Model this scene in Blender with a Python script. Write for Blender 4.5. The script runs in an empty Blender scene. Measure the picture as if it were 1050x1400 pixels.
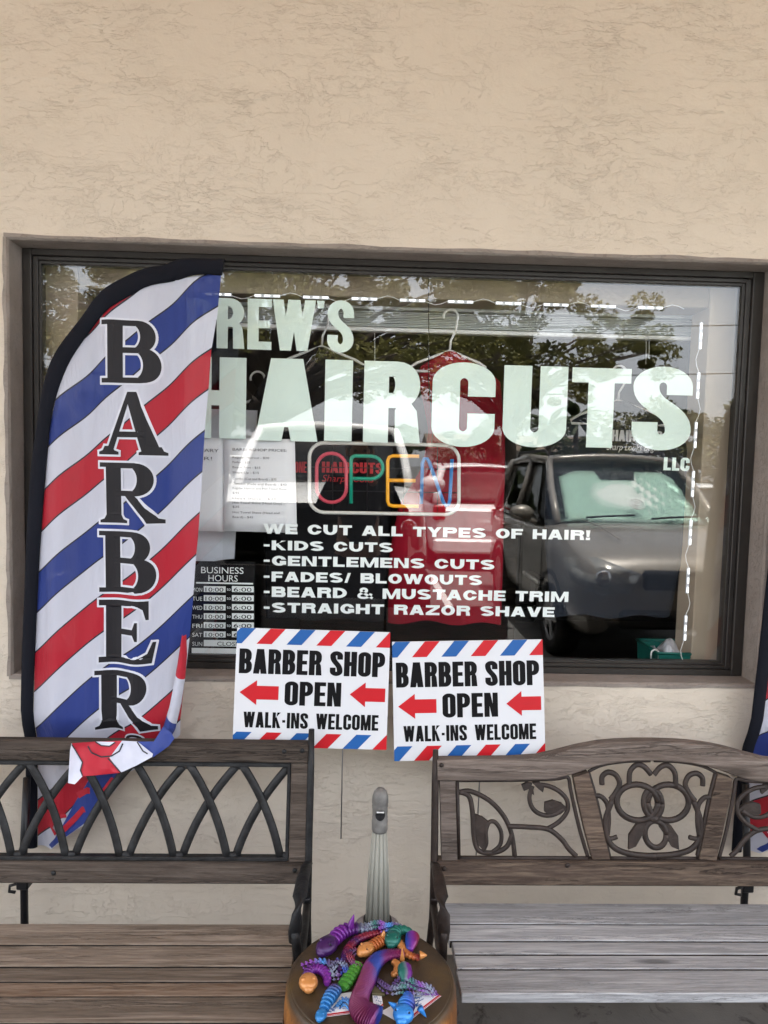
import bpy, bmesh, math, random
from mathutils import Vector, Matrix
from mathutils.geometry import delaunay_2d_cdt
random.seed(7)
PI = math.pi
R = math.radians
scene = bpy.context.scene
COL = scene.collection

# ------------------------------------------------------------------ camera calibration (surveyed from the window frame)
PITCH, YAW, ROLL = 0.06849039, -0.03323466, 0.02351531
CAM = Vector((-0.11010639, -2.27064109, 1.62))
FOC = 985.0                         # focal length in photo pixels (photo 1050 x 1400)
_f = Vector((-math.sin(YAW)*math.cos(PITCH), math.cos(YAW)*math.cos(PITCH), -math.sin(PITCH)))
_r = Vector((math.cos(YAW), math.sin(YAW), 0)); _u = _r.cross(_f)
CR = math.cos(ROLL)*_r + math.sin(ROLL)*_u
CU = -math.sin(ROLL)*_r + math.cos(ROLL)*_u

def at(px, py, Y):
    """point of the photo pixel on the upright plane y = Y"""
    d = _f + CR*((px-525)/FOC) - CU*((py-700)/FOC)
    t = (Y-CAM.y)/d.y
    return CAM + d*t

def atz(px, py, Z):
    d = _f + CR*((px-525)/FOC) - CU*((py-700)/FOC)
    t = (Z-CAM.z)/d.z
    return CAM + d*t

# ------------------------------------------------------------------ objects
def wloc(o):
    v = Vector((0, 0, 0))
    while o is not None:
        v = v + o.location; o = o.parent
    return v

def tag(o, label, cat, group=None, kind=None):
    if label: o['label'] = label
    if cat: o['category'] = cat
    if group: o['group'] = group
    if kind: o['kind'] = kind
    return o

def thing(name, loc, label, cat, group=None):
    o = bpy.data.objects.new(name, None); COL.objects.link(o)
    o.empty_display_size = 0.1
    o.location = Vector(loc)
    return tag(o, label, cat, group)

class MB:
    def __init__(self):
        self.v = []; self.f = []; self.m = []; self.cur = 0; self.sm = []; self.smooth = False
    def add(self, vs, fs, M=None):
        n = len(self.v)
        for p in vs:
            p = Vector(p)
            self.v.append(M @ p if M is not None else p)
        for f in fs:
            self.f.append([i+n for i in f]); self.m.append(self.cur); self.sm.append(self.smooth)
        return self
    def box(self, x0, x1, y0, y1, z0, z1, bev=0.0, M=None):
        if bev <= 0:
            vs = [(x, y, z) for x in (x0, x1) for y in (y0, y1) for z in (z0, z1)]
            fs = [(0,1,3,2),(4,6,7,5),(0,4,5,1),(2,3,7,6),(0,2,6,4),(1,5,7,3)]
            return self.add(vs, fs, M)
        b = bev
        vs = []; idx = {}
        X = (x0, x1); Y = (y0, y1); Z = (z0, z1)
        for i in (0,1):
            for j in (0,1):
                for k in (0,1):
                    sx = 1 if i == 0 else -1; sy = 1 if j == 0 else -1; sz = 1 if k == 0 else -1
                    idx[(i,j,k,0)] = len(vs); vs.append((X[i], Y[j]+sy*b, Z[k]+sz*b))
                    idx[(i,j,k,1)] = len(vs); vs.append((X[i]+sx*b, Y[j], Z[k]+sz*b))
                    idx[(i,j,k,2)] = len(vs); vs.append((X[i]+sx*b, Y[j]+sy*b, Z[k]))
        fs = []
        for i in (0,1): fs.append([idx[(i,j,k,0)] for j,k in ((0,0),(1,0),(1,1),(0,1))])
        for j in (0,1): fs.append([idx[(i,j,k,1)] for i,k in ((0,0),(1,0),(1,1),(0,1))])
        for k in (0,1): fs.append([idx[(i,j,k,2)] for i,j in ((0,0),(1,0),(1,1),(0,1))])
        for i in (0,1):
            for j in (0,1): fs.append([idx[(i,j,0,0)], idx[(i,j,1,0)], idx[(i,j,1,1)], idx[(i,j,0,1)]])
        for i in (0,1):
            for k in (0,1): fs.append([idx[(i,0,k,0)], idx[(i,1,k,0)], idx[(i,1,k,2)], idx[(i,0,k,2)]])
        for j in (0,1):
            for k in (0,1): fs.append([idx[(0,j,k,1)], idx[(1,j,k,1)], idx[(1,j,k,2)], idx[(0,j,k,2)]])
        for i in (0,1):
            for j in (0,1):
                for k in (0,1): fs.append([idx[(i,j,k,0)], idx[(i,j,k,1)], idx[(i,j,k,2)]])
        return self.add(vs, fs, M)
    def bar(self, p, q, w, h, bev=0.0, up=(0,0,1)):
        p = Vector(p); q = Vector(q); d = q-p; L = d.length; d.normalize()
        upv = Vector(up); s = d.cross(upv)
        if s.length < 1e-5: s = d.cross(Vector((1,0,0)))
        s.normalize(); u = s.cross(d)
        M = Matrix(((s.x,d.x,u.x,p.x),(s.y,d.y,u.y,p.y),(s.z,d.z,u.z,p.z),(0,0,0,1)))
        return self.box(-w/2, w/2, 0, L, -h/2, h/2, bev, M)
    def tube(self, path, rad, seg=8, closed=False, flat=None, cap=True):
        """flat=(axis vector, factor): squash the section along that axis"""
        P = [Vector(p) for p in path]; n = len(P)
        rr = rad if isinstance(rad, (list, tuple)) else [rad]*n
        vs = []; prev = None
        for i in range(n):
            if closed: t = P[(i+1) % n]-P[i-1]
            else: t = P[min(i+1, n-1)]-P[max(i-1, 0)]
            if t.length < 1e-9: t = Vector((0,0,1))
            t.normalize()
            if flat is not None:
                a = Vector(flat[0])
                b = t.cross(a)
                if b.length < 1e-5: b = t.orthogonal()
                b.normalize(); a = b.cross(t)
            else:
                if prev is None: b = t.orthogonal().normalized()
                else:
                    b = prev-t*prev.dot(t)
                    if b.length < 1e-6: b = t.orthogonal()
                    b.normalize()
                prev = b; a = b.cross(t)
            k = flat[1] if flat is not None else 1.0
            for j in range(seg):
                th = 2*PI*j/seg
                vs.append(P[i]+b*math.cos(th)*rr[i]+a*math.sin(th)*rr[i]*k)
        fs = []
        for i in range(n if closed else n-1):
            i2 = (i+1) % n
            for j in range(seg):
                j2 = (j+1) % seg
                fs.append((i*seg+j, i*seg+j2, i2*seg+j2, i2*seg+j))
        if not closed and cap:
            fs.append([j for j in range(seg)][::-1]); fs.append([(n-1)*seg+j for j in range(seg)])
        old = self.smooth; self.smooth = True
        self.add(vs, fs); self.smooth = old
        return self
    def lathe(self, prof, c=(0,0,0), seg=32, mod=None, sx=1.0, sy=1.0):
        vs = []; fs = []; n = len(prof)
        for i, (r, z) in enumerate(prof):
            for j in range(seg):
                th = 2*PI*j/seg
                q = r*(mod(th, z) if mod else 1.0)
                vs.append((c[0]+q*math.cos(th)*sx, c[1]+q*math.sin(th)*sy, c[2]+z))
        for i in range(n-1):
            for j in range(seg):
                j2 = (j+1) % seg
                fs.append((i*seg+j, i*seg+j2, (i+1)*seg+j2, (i+1)*seg+j))
        if prof[0][0] > 1e-6: fs.append([j for j in range(seg)][::-1])
        if prof[-1][0] > 1e-6: fs.append([(n-1)*seg+j for j in range(seg)])
        old = self.smooth; self.smooth = True
        self.add(vs, fs); self.smooth = old
        return self
    def ball(self, c, r, seg=14, rings=9, M=None):
        if not isinstance(r, (tuple, list)): r = (r, r, r)
        vs = []; fs = []
        for i in range(1, rings):
            ph = PI*i/rings
            for j in range(seg):
                th = 2*PI*j/seg
                vs.append(Vector((r[0]*math.sin(ph)*math.cos(th), r[1]*math.sin(ph)*math.sin(th), r[2]*math.cos(ph))))
        a = len(vs); vs.append(Vector((0,0,r[2]))); vs.append(Vector((0,0,-r[2])))
        for i in range(rings-2):
            for j in range(seg):
                j2 = (j+1) % seg
                fs.append((i*seg+j, (i+1)*seg+j, (i+1)*seg+j2, i*seg+j2))
        for j in range(seg):
            j2 = (j+1) % seg
            fs.append((a, j, j2)); fs.append((a+1, (rings-2)*seg+j2, (rings-2)*seg+j))
        c = Vector(c)
        vs = [c + (M @ v if M is not None else v) for v in vs]
        old = self.smooth; self.smooth = True
        self.add(vs, fs); self.smooth = old
        return self
    def prism(self, outline, off):
        """outline: 3-D points in one plane, off: extrusion vector"""
        P = [Vector(p) for p in outline]; n = len(P); off = Vector(off)
        vs = P+[p+off for p in P]
        fs = [list(range(n))[::-1], list(range(n, 2*n))]
        for i in range(n):
            j = (i+1) % n
            fs.append((i, j, n+j, n+i))
        return self.add(vs, fs)
    def grid(self, rows, closed_u=False):
        n = len(rows); m = len(rows[0])
        vs = [p for r in rows for p in r]
        fs = []
        for i in range(n-1):
            for j in range(m if closed_u else m-1):
                j2 = (j+1) % m
                fs.append((i*m+j, i*m+j2, (i+1)*m+j2, (i+1)*m+j))
        old = self.smooth; self.smooth = True
        self.add(vs, fs); self.smooth = old
        return self

def obj(name, mb, mats, parent=None, loc=None, smooth_all=False, subsurf=0, solid=0.0, bevel=0.0, label=None):
    """link the builder's world-space shape as ONE mesh object"""
    if not isinstance(mats, (list, tuple)): mats = [mats]
    o_loc = Vector(loc) if loc is not None else Vector((0, 0, 0))
    base = o_loc + (wloc(parent) if parent is not None else Vector((0,0,0)))
    me = bpy.data.meshes.new(name)
    me.from_pydata([tuple(v-base) for v in mb.v], [], mb.f)
    for m in mats: me.materials.append(m)
    me.polygons.foreach_set('material_index', mb.m)
    me.polygons.foreach_set('use_smooth', [True]*len(mb.f) if smooth_all else mb.sm)
    me.update()
    o = bpy.data.objects.new(name, me); COL.objects.link(o)
    o.location = o_loc
    if parent is not None: o.parent = parent
    if bevel:
        b = o.modifiers.new('bevel', 'BEVEL'); b.width = bevel; b.segments = 2; b.limit_method = 'ANGLE'; b.angle_limit = R(40)
    if solid:
        s = o.modifiers.new('solid', 'SOLIDIFY'); s.thickness = solid; s.offset = 0
    if subsurf:
        s = o.modifiers.new('sub', 'SUBSURF'); s.levels = subsurf; s.render_levels = subsurf
    if label: o['label'] = label
    return o

def copy_tree(o, parent=None):
    c = o.copy(); COL.objects.link(c)
    if parent is not None:
        c.parent = parent; c.matrix_parent_inverse = o.matrix_parent_inverse.copy()
    for ch in list(o.children): copy_tree(ch, c)
    return c

# ------------------------------------------------------------------ materials
def nt(name):
    m = bpy.data.materials.new(name); m.use_nodes = True
    t = m.node_tree; t.nodes.clear()
    out = t.nodes.new('ShaderNodeOutputMaterial')
    return m, t, out

class N:
    """tiny node helper"""
    def __init__(self, t): self.t = t
    def new(self, kind, **kw):
        n = self.t.nodes.new(kind)
        for k, v in kw.items(): setattr(n, k, v)
        return n
    def link(self, a, b): self.t.links.new(a, b)
    def coord(self, scale=(1,1,1), rot=(0,0,0), loc=(0,0,0), kind='Object'):
        c = self.new('ShaderNodeTexCoord'); mp = self.new('ShaderNodeMapping')
        mp.inputs['Scale'].default_value = scale; mp.inputs['Rotation'].default_value = rot; mp.inputs['Location'].default_value = loc
        self.link(c.outputs[kind], mp.inputs[0]); return mp.outputs[0]
    def noise(self, vec, scale, detail=4, rough=0.55, dist=0.0):
        n = self.new('ShaderNodeTexNoise'); n.inputs['Scale'].default_value = scale
        n.inputs['Detail'].default_value = detail; n.inputs['Roughness'].default_value = rough; n.inputs['Distortion'].default_value = dist
        if vec is not None: self.link(vec, n.inputs['Vector'])
        return n.outputs['Fac']
    def math(self, op, a, b=None, c=None, clamp=False):
        n = self.new('ShaderNodeMath', operation=op); n.use_clamp = clamp
        for i, x in enumerate((a, b, c)):
            if x is None: continue
            if isinstance(x, (int, float)): n.inputs[i].default_value = x
            else: self.link(x, n.inputs[i])
        return n.outputs[0]
    def ramp(self, fac, stops, interp='LINEAR'):
        n = self.new('ShaderNodeValToRGB'); cr = n.color_ramp; cr.interpolation = interp
        while len(cr.elements) > 1: cr.elements.remove(cr.elements[0])
        for i, (p, c) in enumerate(stops):
            if isinstance(c, (int, float)): c = (c, c, c)
            e = cr.elements[0] if i == 0 else cr.elements.new(p)
            e.position = p; e.color = (c[0], c[1], c[2], 1)
        self.link(fac, n.inputs[0]); return n.outputs[0]
    def mix(self, fac, a, b, mode='MIX'):
        n = self.new('ShaderNodeMix', data_type='RGBA', blend_type=mode)
        for s, x in ((n.inputs[0], fac), (n.inputs[6], a), (n.inputs[7], b)):
            if isinstance(x, (int, float)): s.default_value = x
            elif isinstance(x, (tuple, list)): s.default_value = (x[0], x[1], x[2], 1)
            else: self.link(x, s)
        return n.outputs[2]
    def bump(self, h, strength, dist):
        n = self.new('ShaderNodeBump'); n.inputs['Strength'].default_value = strength; n.inputs['Distance'].default_value = dist
        self.link(h, n.inputs['Height']); return n.outputs[0]
    def bsdf(self, out, color, rough=0.5, metal=0.0, spec=0.5, normal=None, coat=0.0, emit=None, estr=0.0):
        b = self.new('ShaderNodeBsdfPrincipled')
        if isinstance(color, (tuple, list)): b.inputs['Base Color'].default_value = (color[0], color[1], color[2], 1)
        else: self.link(color, b.inputs['Base Color'])
        if isinstance(rough, (int, float)): b.inputs['Roughness'].default_value = rough
        else: self.link(rough, b.inputs['Roughness'])
        b.inputs['Metallic'].default_value = metal
        b.inputs['Specular IOR Level'].default_value = spec
        b.inputs['Coat Weight'].default_value = coat
        b.inputs['Coat Roughness'].default_value = 0.04
        if normal is not None: self.link(normal, b.inputs['Normal'])
        if emit is not None:
            b.inputs['Emission Color'].default_value = (emit[0], emit[1], emit[2], 1); b.inputs['Emission Strength'].default_value = estr
        if out is not None: self.link(b.outputs[0], out.inputs[0])
        return b

def plain(name, c, rough=0.55, metal=0.0, spec=0.5, var=0.12, scale=9.0, bump=0.0, coat=0.0, bscale=60, emit=None, estr=0.0, c2=None):
    """one paint with a little procedural mottling and bump"""
    m, t, out = nt(name); n = N(t)
    vec = n.coord()
    f = n.noise(vec, scale, 5, 0.6)
    lo = tuple(max(0, x*(1-var)) for x in c); hi = tuple(min(1, x*(1+var)) for x in c) if c2 is None else c2
    col = n.ramp(f, [(0.3, lo), (0.7, hi)])
    nm = None
    if bump: nm = n.bump(n.noise(vec, bscale, 4, 0.6), bump, 0.004)
    n.bsdf(out, col, rough, metal, spec, nm, coat, emit, estr)
    return m

def wood(name, dark, mid, light, along=(1.6, 30, 30), rough=0.85, bumps=0.8):
    m, t, out = nt(name); n = N(t)
    info = n.new('ShaderNodeObjectInfo'); rnd_ = info.outputs['Random']
    vec0 = n.coord(scale=along)
    add = n.new('ShaderNodeVectorMath', operation='ADD'); n.link(vec0, add.inputs[0])
    sc = n.math('MULTIPLY', rnd_, 37.0)
    cb = n.new('ShaderNodeCombineXYZ'); n.link(sc, cb.inputs[0]); n.link(sc, cb.inputs[1]); n.link(sc, cb.inputs[2])
    n.link(cb.outputs[0], add.inputs[1])
    vec = add.outputs[0]
    g = n.noise(vec, 1.5, 9, 0.70, 1.5)
    big = n.noise(vec, 0.45, 4, 0.6, 0.6)
    fine = n.noise(vec, 7.0, 7, 0.78)
    s = n.math('ADD', n.math('MULTIPLY', g, 0.55), n.math('MULTIPLY', fine, 0.45))
    col = n.ramp(s, [(0.36, dark), (0.49, mid), (0.64, light)])
    col = n.mix(n.ramp(big, [(0.47, 0.0), (0.68, 0.65)]), col, tuple(x*0.48 for x in mid))
    crack = n.ramp(n.math('ABSOLUTE', n.math('SUBTRACT', g, 0.5)), [(0.0, 1.0), (0.013, 0.0)])
    crack = n.math('MULTIPLY', crack, n.ramp(n.noise(vec, 0.8, 3, 0.5), [(0.45, 0.0), (0.6, 1.0)]))
    col = n.mix(n.math('MULTIPLY', crack, 0.8), col, tuple(x*0.25 for x in dark))
    # a knot here and there, with grain running round it
    vo = n.new('ShaderNodeTexVoronoi'); vo.inputs['Scale'].default_value = 0.42
    kv = n.coord(scale=(along[0]*2.2, along[1]*0.5, along[2]*0.5)); ka = n.new('ShaderNodeVectorMath', operation='ADD'); n.link(kv, ka.inputs[0]); n.link(cb.outputs[0], ka.inputs[1])
    n.link(ka.outputs[0], vo.inputs['Vector'])
    knot = n.ramp(n.math('ADD', vo.outputs['Distance'], n.math('MULTIPLY', g, 0.12)), [(0.10, 1.0), (0.16, 0.0)])
    col = n.mix(n.math('MULTIPLY', knot, 0.75), col, tuple(x*0.45 for x in dark))
    hsv = n.new('ShaderNodeHueSaturation'); n.link(col, hsv.inputs['Color'])
    n.link(n.math('ADD', n.math('MULTIPLY', rnd_, 0.42), 0.78), hsv.inputs['Value'])
    h = n.math('SUBTRACT', s, n.math('MULTIPLY', crack, 0.6))
    n.bsdf(out, hsv.outputs[0], rough, 0, 0.2, n.bump(h, bumps, 0.006))
    return m

M = {}
def stucco():
    m, t, out = nt('stucco'); n = N(t)
    v = n.coord()
    # skip trowel: ragged lips of lying plates, in patches, with a sandy ground
    wob = n.new('ShaderNodeTexNoise'); wob.inputs['Scale'].default_value = 7.0; wob.inputs['Detail'].default_value = 3
    n.link(v, wob.inputs['Vector'])
    wv = n.new('ShaderNodeVectorMath', operation='MULTIPLY_ADD'); n.link(wob.outputs['Color'], wv.inputs[0]); wv.inputs[1].default_value = (0.05, 0.05, 0.05); n.link(v, wv.inputs[2])
    def layer(scale, loc, width, level, detail=9, rough=0.66):
        mp = n.new('ShaderNodeMapping'); mp.inputs['Scale'].default_value = scale; mp.inputs['Location'].default_value = loc
        n.link(wv.outputs[0], mp.inputs[0])
        f = n.noise(mp.outputs[0], 1.0, detail, rough, 0.0)
        line = n.ramp(n.math('ABSOLUTE', n.math('SUBTRACT', f, level)), [(0.0, 1.0), (width*0.45, 0.5), (width, 0.0)])
        step = n.ramp(f, [(level-width*1.2, 0.0), (level+width*1.2, 1.0)])
        return line, step, f
    l1, s1, f1 = layer((4.0, 4.0, 15.0), (0, 0, 0), 0.010, 0.50)
    l2, s2, f2 = layer((7.5, 7.5, 24.0), (3.7, 1, 5.2), 0.012, 0.47)
    l3, s3, f3 = layer((22.0, 22.0, 17.0), (8.2, 4, 1.1), 0.016, 0.52)
    p1 = n.ramp(n.noise(n.coord(scale=(1.2, 1, 2.2)), 2.2, 5, 0.65), [(0.40, 0.0), (0.60, 1.0)])
    p2 = n.ramp(n.noise(n.coord(scale=(1, 1, 1.8), loc=(5, 2, 9)), 2.9, 5, 0.65), [(0.46, 0.0), (0.60, 1.0)])
    p3 = n.ramp(n.noise(n.coord(loc=(1, 7, 4)), 3.6, 5, 0.7), [(0.47, 0.0), (0.60, 1.0)])
    lines = n.math('MAXIMUM', n.math('MULTIPLY', l1, p1), n.math('MAXIMUM', n.math('MULTIPLY', l2, p2), n.math('MULTIPLY', l3, p3)))
    steps = n.math('ADD', n.math('MULTIPLY', s1, p1), n.math('ADD', n.math('MULTIPLY', s2, p2), n.math('MULTIPLY', s3, n.math('MULTIPLY', p3, 0.6))))
    fine = n.noise(v, 150, 5, 0.7)
    mid = n.noise(v, 34, 5, 0.65)
    col = n.ramp(n.noise(v, 1.3, 6, 0.6), [(0.3, (0.580, 0.512, 0.425)), (0.7, (0.636, 0.566, 0.476))])
    col = n.mix(n.math('MULTIPLY', lines, 0.06), col, (0.30, 0.235, 0.17))  # shading of the trowel lips painted in as faint darker lines
    dirt = n.ramp(n.noise(n.coord(scale=(22, 22, 3)), 1.0, 5, 0.7), [(0.55, 0.0), (0.8, 0.09)])
    col = n.mix(dirt, col, (0.33, 0.29, 0.24))
    h = n.math('ADD', n.math('MULTIPLY', fine, 0.16), n.math('ADD', n.math('MULTIPLY', mid, 0.40), n.math('MULTIPLY', steps, 0.50)))
    h = n.math('SUBTRACT', h, n.math('MULTIPLY', lines, 0.22))
    n.bsdf(out, col, 0.85, 0, 0.25, n.bump(h, 0.60, 0.006))
    return m
M['stucco'] = stucco()

def taupe():
    m, t, out = nt('taupe_trim'); n = N(t)
    v = n.coord(); v1 = n.coord(scale=(9, 30, 16))
    n1 = n.noise(v1, 1.0, 8, 0.62, 1.8)
    ln = n.ramp(n.math('ABSOLUTE', n.math('SUBTRACT', n1, 0.5)), [(0.0, 1.0), (0.02, 0.0)])
    col = n.ramp(n.noise(v, 7, 6, 0.6), [(0.3, (0.235, 0.200, 0.175)), (0.7, (0.30, 0.262, 0.232))])
    col = n.mix(n.math('MULTIPLY', ln, 0.25), col, (0.09, 0.075, 0.065))
    h = n.math('SUBTRACT', n.noise(v, 60, 5, 0.7), ln)
    n.bsdf(out, col, 0.8, 0, 0.3, n.bump(h, 0.5, 0.004))
    return m
M['taupe'] = taupe()
M['bronze'] = plain('bronze_aluminium', (0.034, 0.030, 0.027), 0.42, 0.3, 0.5, 0.18, 14, 0.05)
M['soffit'] = plain('soffit_paint', (0.74, 0.47, 0.26), 0.8, 0, 0.3, 0.06, 3, 0.1)

def glass():
    m, t, out = nt('shop_window_glass'); n = N(t)
    lw = n.new('ShaderNodeLayerWeight'); lw.inputs['Blend'].default_value = 0.5
    f5 = n.math('POWER', lw.outputs['Facing'], 5.0)
    F0 = 0.045
    fac = n.math('ADD', n.math('MULTIPLY', f5, 1-F0), F0)
    tr = n.new('ShaderNodeBsdfTransparent'); tr.inputs[0].default_value = (0.985, 0.99, 0.985, 1)
    gl = n.new('ShaderNodeBsdfGlossy'); gl.inputs['Roughness'].default_value = 0.0; gl.inputs['Color'].default_value = (1, 1, 1, 1)
    # very slight roll waviness of float glass
    bp = n.bump(n.noise(n.coord(scale=(0.7, 1, 1.2)), 1.3, 1, 0.4), 0.018, 0.004)
    n.link(bp, gl.inputs['Normal'])
    mx = n.new('ShaderNodeMixShader'); n.link(fac, mx.inputs[0]); n.link(tr.outputs[0], mx.inputs[1]); n.link(gl.outputs[0], mx.inputs[2])
    n.link(mx.outputs[0], out.inputs[0]); return m
M['glass'] = glass()

def tinted(name, tint, F0=0.06):
    m, t, out = nt(name); n = N(t)
    lw = n.new('ShaderNodeLayerWeight'); lw.inputs['Blend'].default_value = 0.5
    fac = n.math('ADD', n.math('MULTIPLY', n.math('POWER', lw.outputs['Facing'], 5.0), 1-F0), F0)
    tr = n.new('ShaderNodeBsdfTransparent'); tr.inputs[0].default_value = (*tint, 1)
    gl = n.new('ShaderNodeBsdfGlossy'); gl.inputs['Roughness'].default_value = 0.01
    mx = n.new('ShaderNodeMixShader'); n.link(fac, mx.inputs[0]); n.link(tr.outputs[0], mx.inputs[1]); n.link(gl.outputs[0], mx.inputs[2])
    n.link(mx.outputs[0], out.inputs[0]); return m
M['car_glass'] = tinted('car_window_glass', (0.18, 0.22, 0.20))
M['windshield'] = tinted('car_windshield_glass', (0.86, 0.935, 0.905))

M['vinyl'] = plain('mint_white_vinyl', (0.69, 0.82, 0.765), 0.5, 0, 0.4, 0.05, 4)
M['vinyl_small'] = plain('white_vinyl', (0.85, 0.90, 0.90), 0.5, 0, 0.4, 0.04, 4)
M['black_ink'] = plain('black_ink', (0.012, 0.012, 0.014), 0.5, 0, 0.3, 0.1)
M['grey_ink'] = plain('grey_ink', (0.10, 0.10, 0.12), 0.7, 0, 0.2, 0.1)
M['paper'] = plain('white_paper', (0.80, 0.81, 0.84), 0.8, 0, 0.2, 0.03, 3)
M['coroplast'] = plain('white_corrugated_plastic', (0.64, 0.655, 0.685), 0.45, 0, 0.4, 0.03, 5)
M['print_red'] = plain('print_red', (0.50, 0.006, 0.014), 0.45, 0, 0.4, 0.05)
M['print_blue'] = plain('print_blue', (0.010, 0.095, 0.33), 0.45, 0, 0.4, 0.05)
M['print_black'] = plain('print_black', (0.006, 0.006, 0.007), 0.5, 0, 0.12, 0.1)
M['steel_wire'] = plain('galvanised_wire', (0.30, 0.30, 0.30), 0.45, 0.8, 0.5, 0.1)
M['white_plastic'] = plain('white_plastic', (0.80, 0.80, 0.79), 0.35, 0, 0.5, 0.03)
M['black_metal'] = plain('black_powder_coat', (0.012, 0.012, 0.014), 0.4, 0.2, 0.5, 0.2, 12, 0.05)
M['iron_black'] = plain('black_cast_iron', (0.010, 0.010, 0.011), 0.55, 0.2, 0.4, 0.55, 30, 0.6, c2=(0.026, 0.027, 0.029))
M['iron_brown'] = plain('brown_cast_iron', (0.022, 0.014, 0.011), 0.55, 0.15, 0.4, 0.4, 25, 0.6, c2=(0.040, 0.027, 0.022))
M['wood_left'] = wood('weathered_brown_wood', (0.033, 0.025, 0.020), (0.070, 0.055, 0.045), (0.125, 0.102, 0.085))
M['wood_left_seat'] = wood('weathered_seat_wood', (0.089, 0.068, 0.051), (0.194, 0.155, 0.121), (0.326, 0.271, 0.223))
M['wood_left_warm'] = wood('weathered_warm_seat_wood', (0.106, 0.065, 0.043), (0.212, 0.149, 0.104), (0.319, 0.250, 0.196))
M['wood_right'] = wood('weathered_grey_brown_wood', (0.067, 0.051, 0.041), (0.129, 0.103, 0.088), (0.227, 0.190, 0.166))
M['wood_right_dark'] = wood('weathered_dark_brown_wood', (0.042, 0.028, 0.022), (0.088, 0.063, 0.049), (0.190, 0.142, 0.102))
M['slat_edge'] = plain('slat_gap_shade', (0.030, 0.025, 0.021), 0.95, 0, 0.1, 0.3, 40, 0.5)  # near-black tone that paints the shade between seat slats
M['wood_silver'] = wood('silvered_seat_wood', (0.166, 0.166, 0.171), (0.344, 0.348, 0.360), (0.520, 0.526, 0.537), bumps=0.45)
# ------------------------------------------------------------------ lettering
def arc(cx, cy, rx, ry, a0, a1, n=12):
    return [(cx+rx*math.cos(R(a0+(a1-a0)*i/n)), cy+ry*math.sin(R(a0+(a1-a0)*i/n))) for i in range(n+1)]

def bez(p0, p1, p2, p3, n=14):
    o = []
    for i in range(n+1):
        t = i/n; s = 1-t
        o.append(tuple(s*s*s*p0[k]+3*s*s*t*p1[k]+3*s*t*t*p2[k]+t*t*t*p3[k] for k in (0, 1)))
    return o

def stroke(path, v, h, closed=False, ends=None):
    """broad-nib stroke: elliptical pen v wide, h tall -> simple polygons"""
    P = []
    for p in path:
        if not P or (abs(p[0]-P[-1][0])+abs(p[1]-P[-1][1])) > 1e-6: P.append(p)
    if closed and abs(P[0][0]-P[-1][0])+abs(P[0][1]-P[-1][1]) < 1e-6: P.pop()
    n = len(P); a, b = v/2, h/2; Lf = []; Rt = []
    for i in range(n):
        if closed: q0, q1 = P[i-1], P[(i+1) % n]
        else: q0, q1 = P[max(i-1, 0)], P[min(i+1, n-1)]
        tx, ty = q1[0]-q0[0], q1[1]-q0[1]
        if ends and not closed and i == 0: tx, ty = ends[0]
        if ends and not closed and i == n-1: tx, ty = ends[1]
        l = math.hypot(tx, ty) or 1; tx /= l; ty /= l
        nx, ny = -ty, tx
        d = math.sqrt(a*a*nx*nx+b*b*ny*ny) or 1e-9
        ox, oy = a*a*nx/d, b*b*ny/d
        # keep the offset perpendicular at open ends
        if not closed and i in (0, n-1): ox, oy = nx*d, ny*d
        Lf.append((P[i][0]+ox, P[i][1]+oy)); Rt.append((P[i][0]-ox, P[i][1]-oy))
    if not closed: return [Lf+Rt[::-1]]
    out = []; k = 4
    for s in range(k):
        i0 = n*s//k; i1 = n*(s+1)//k
        ids = [j % n for j in range(i0, i1+1)]
        out.append([Lf[j] for j in ids]+[Rt[j] for j in ids[::-1]])
    return out

def rect(x0, y0, x1, y1): return [(x0, y0), (x1, y0), (x1, y1), (x0, y1)]

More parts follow.
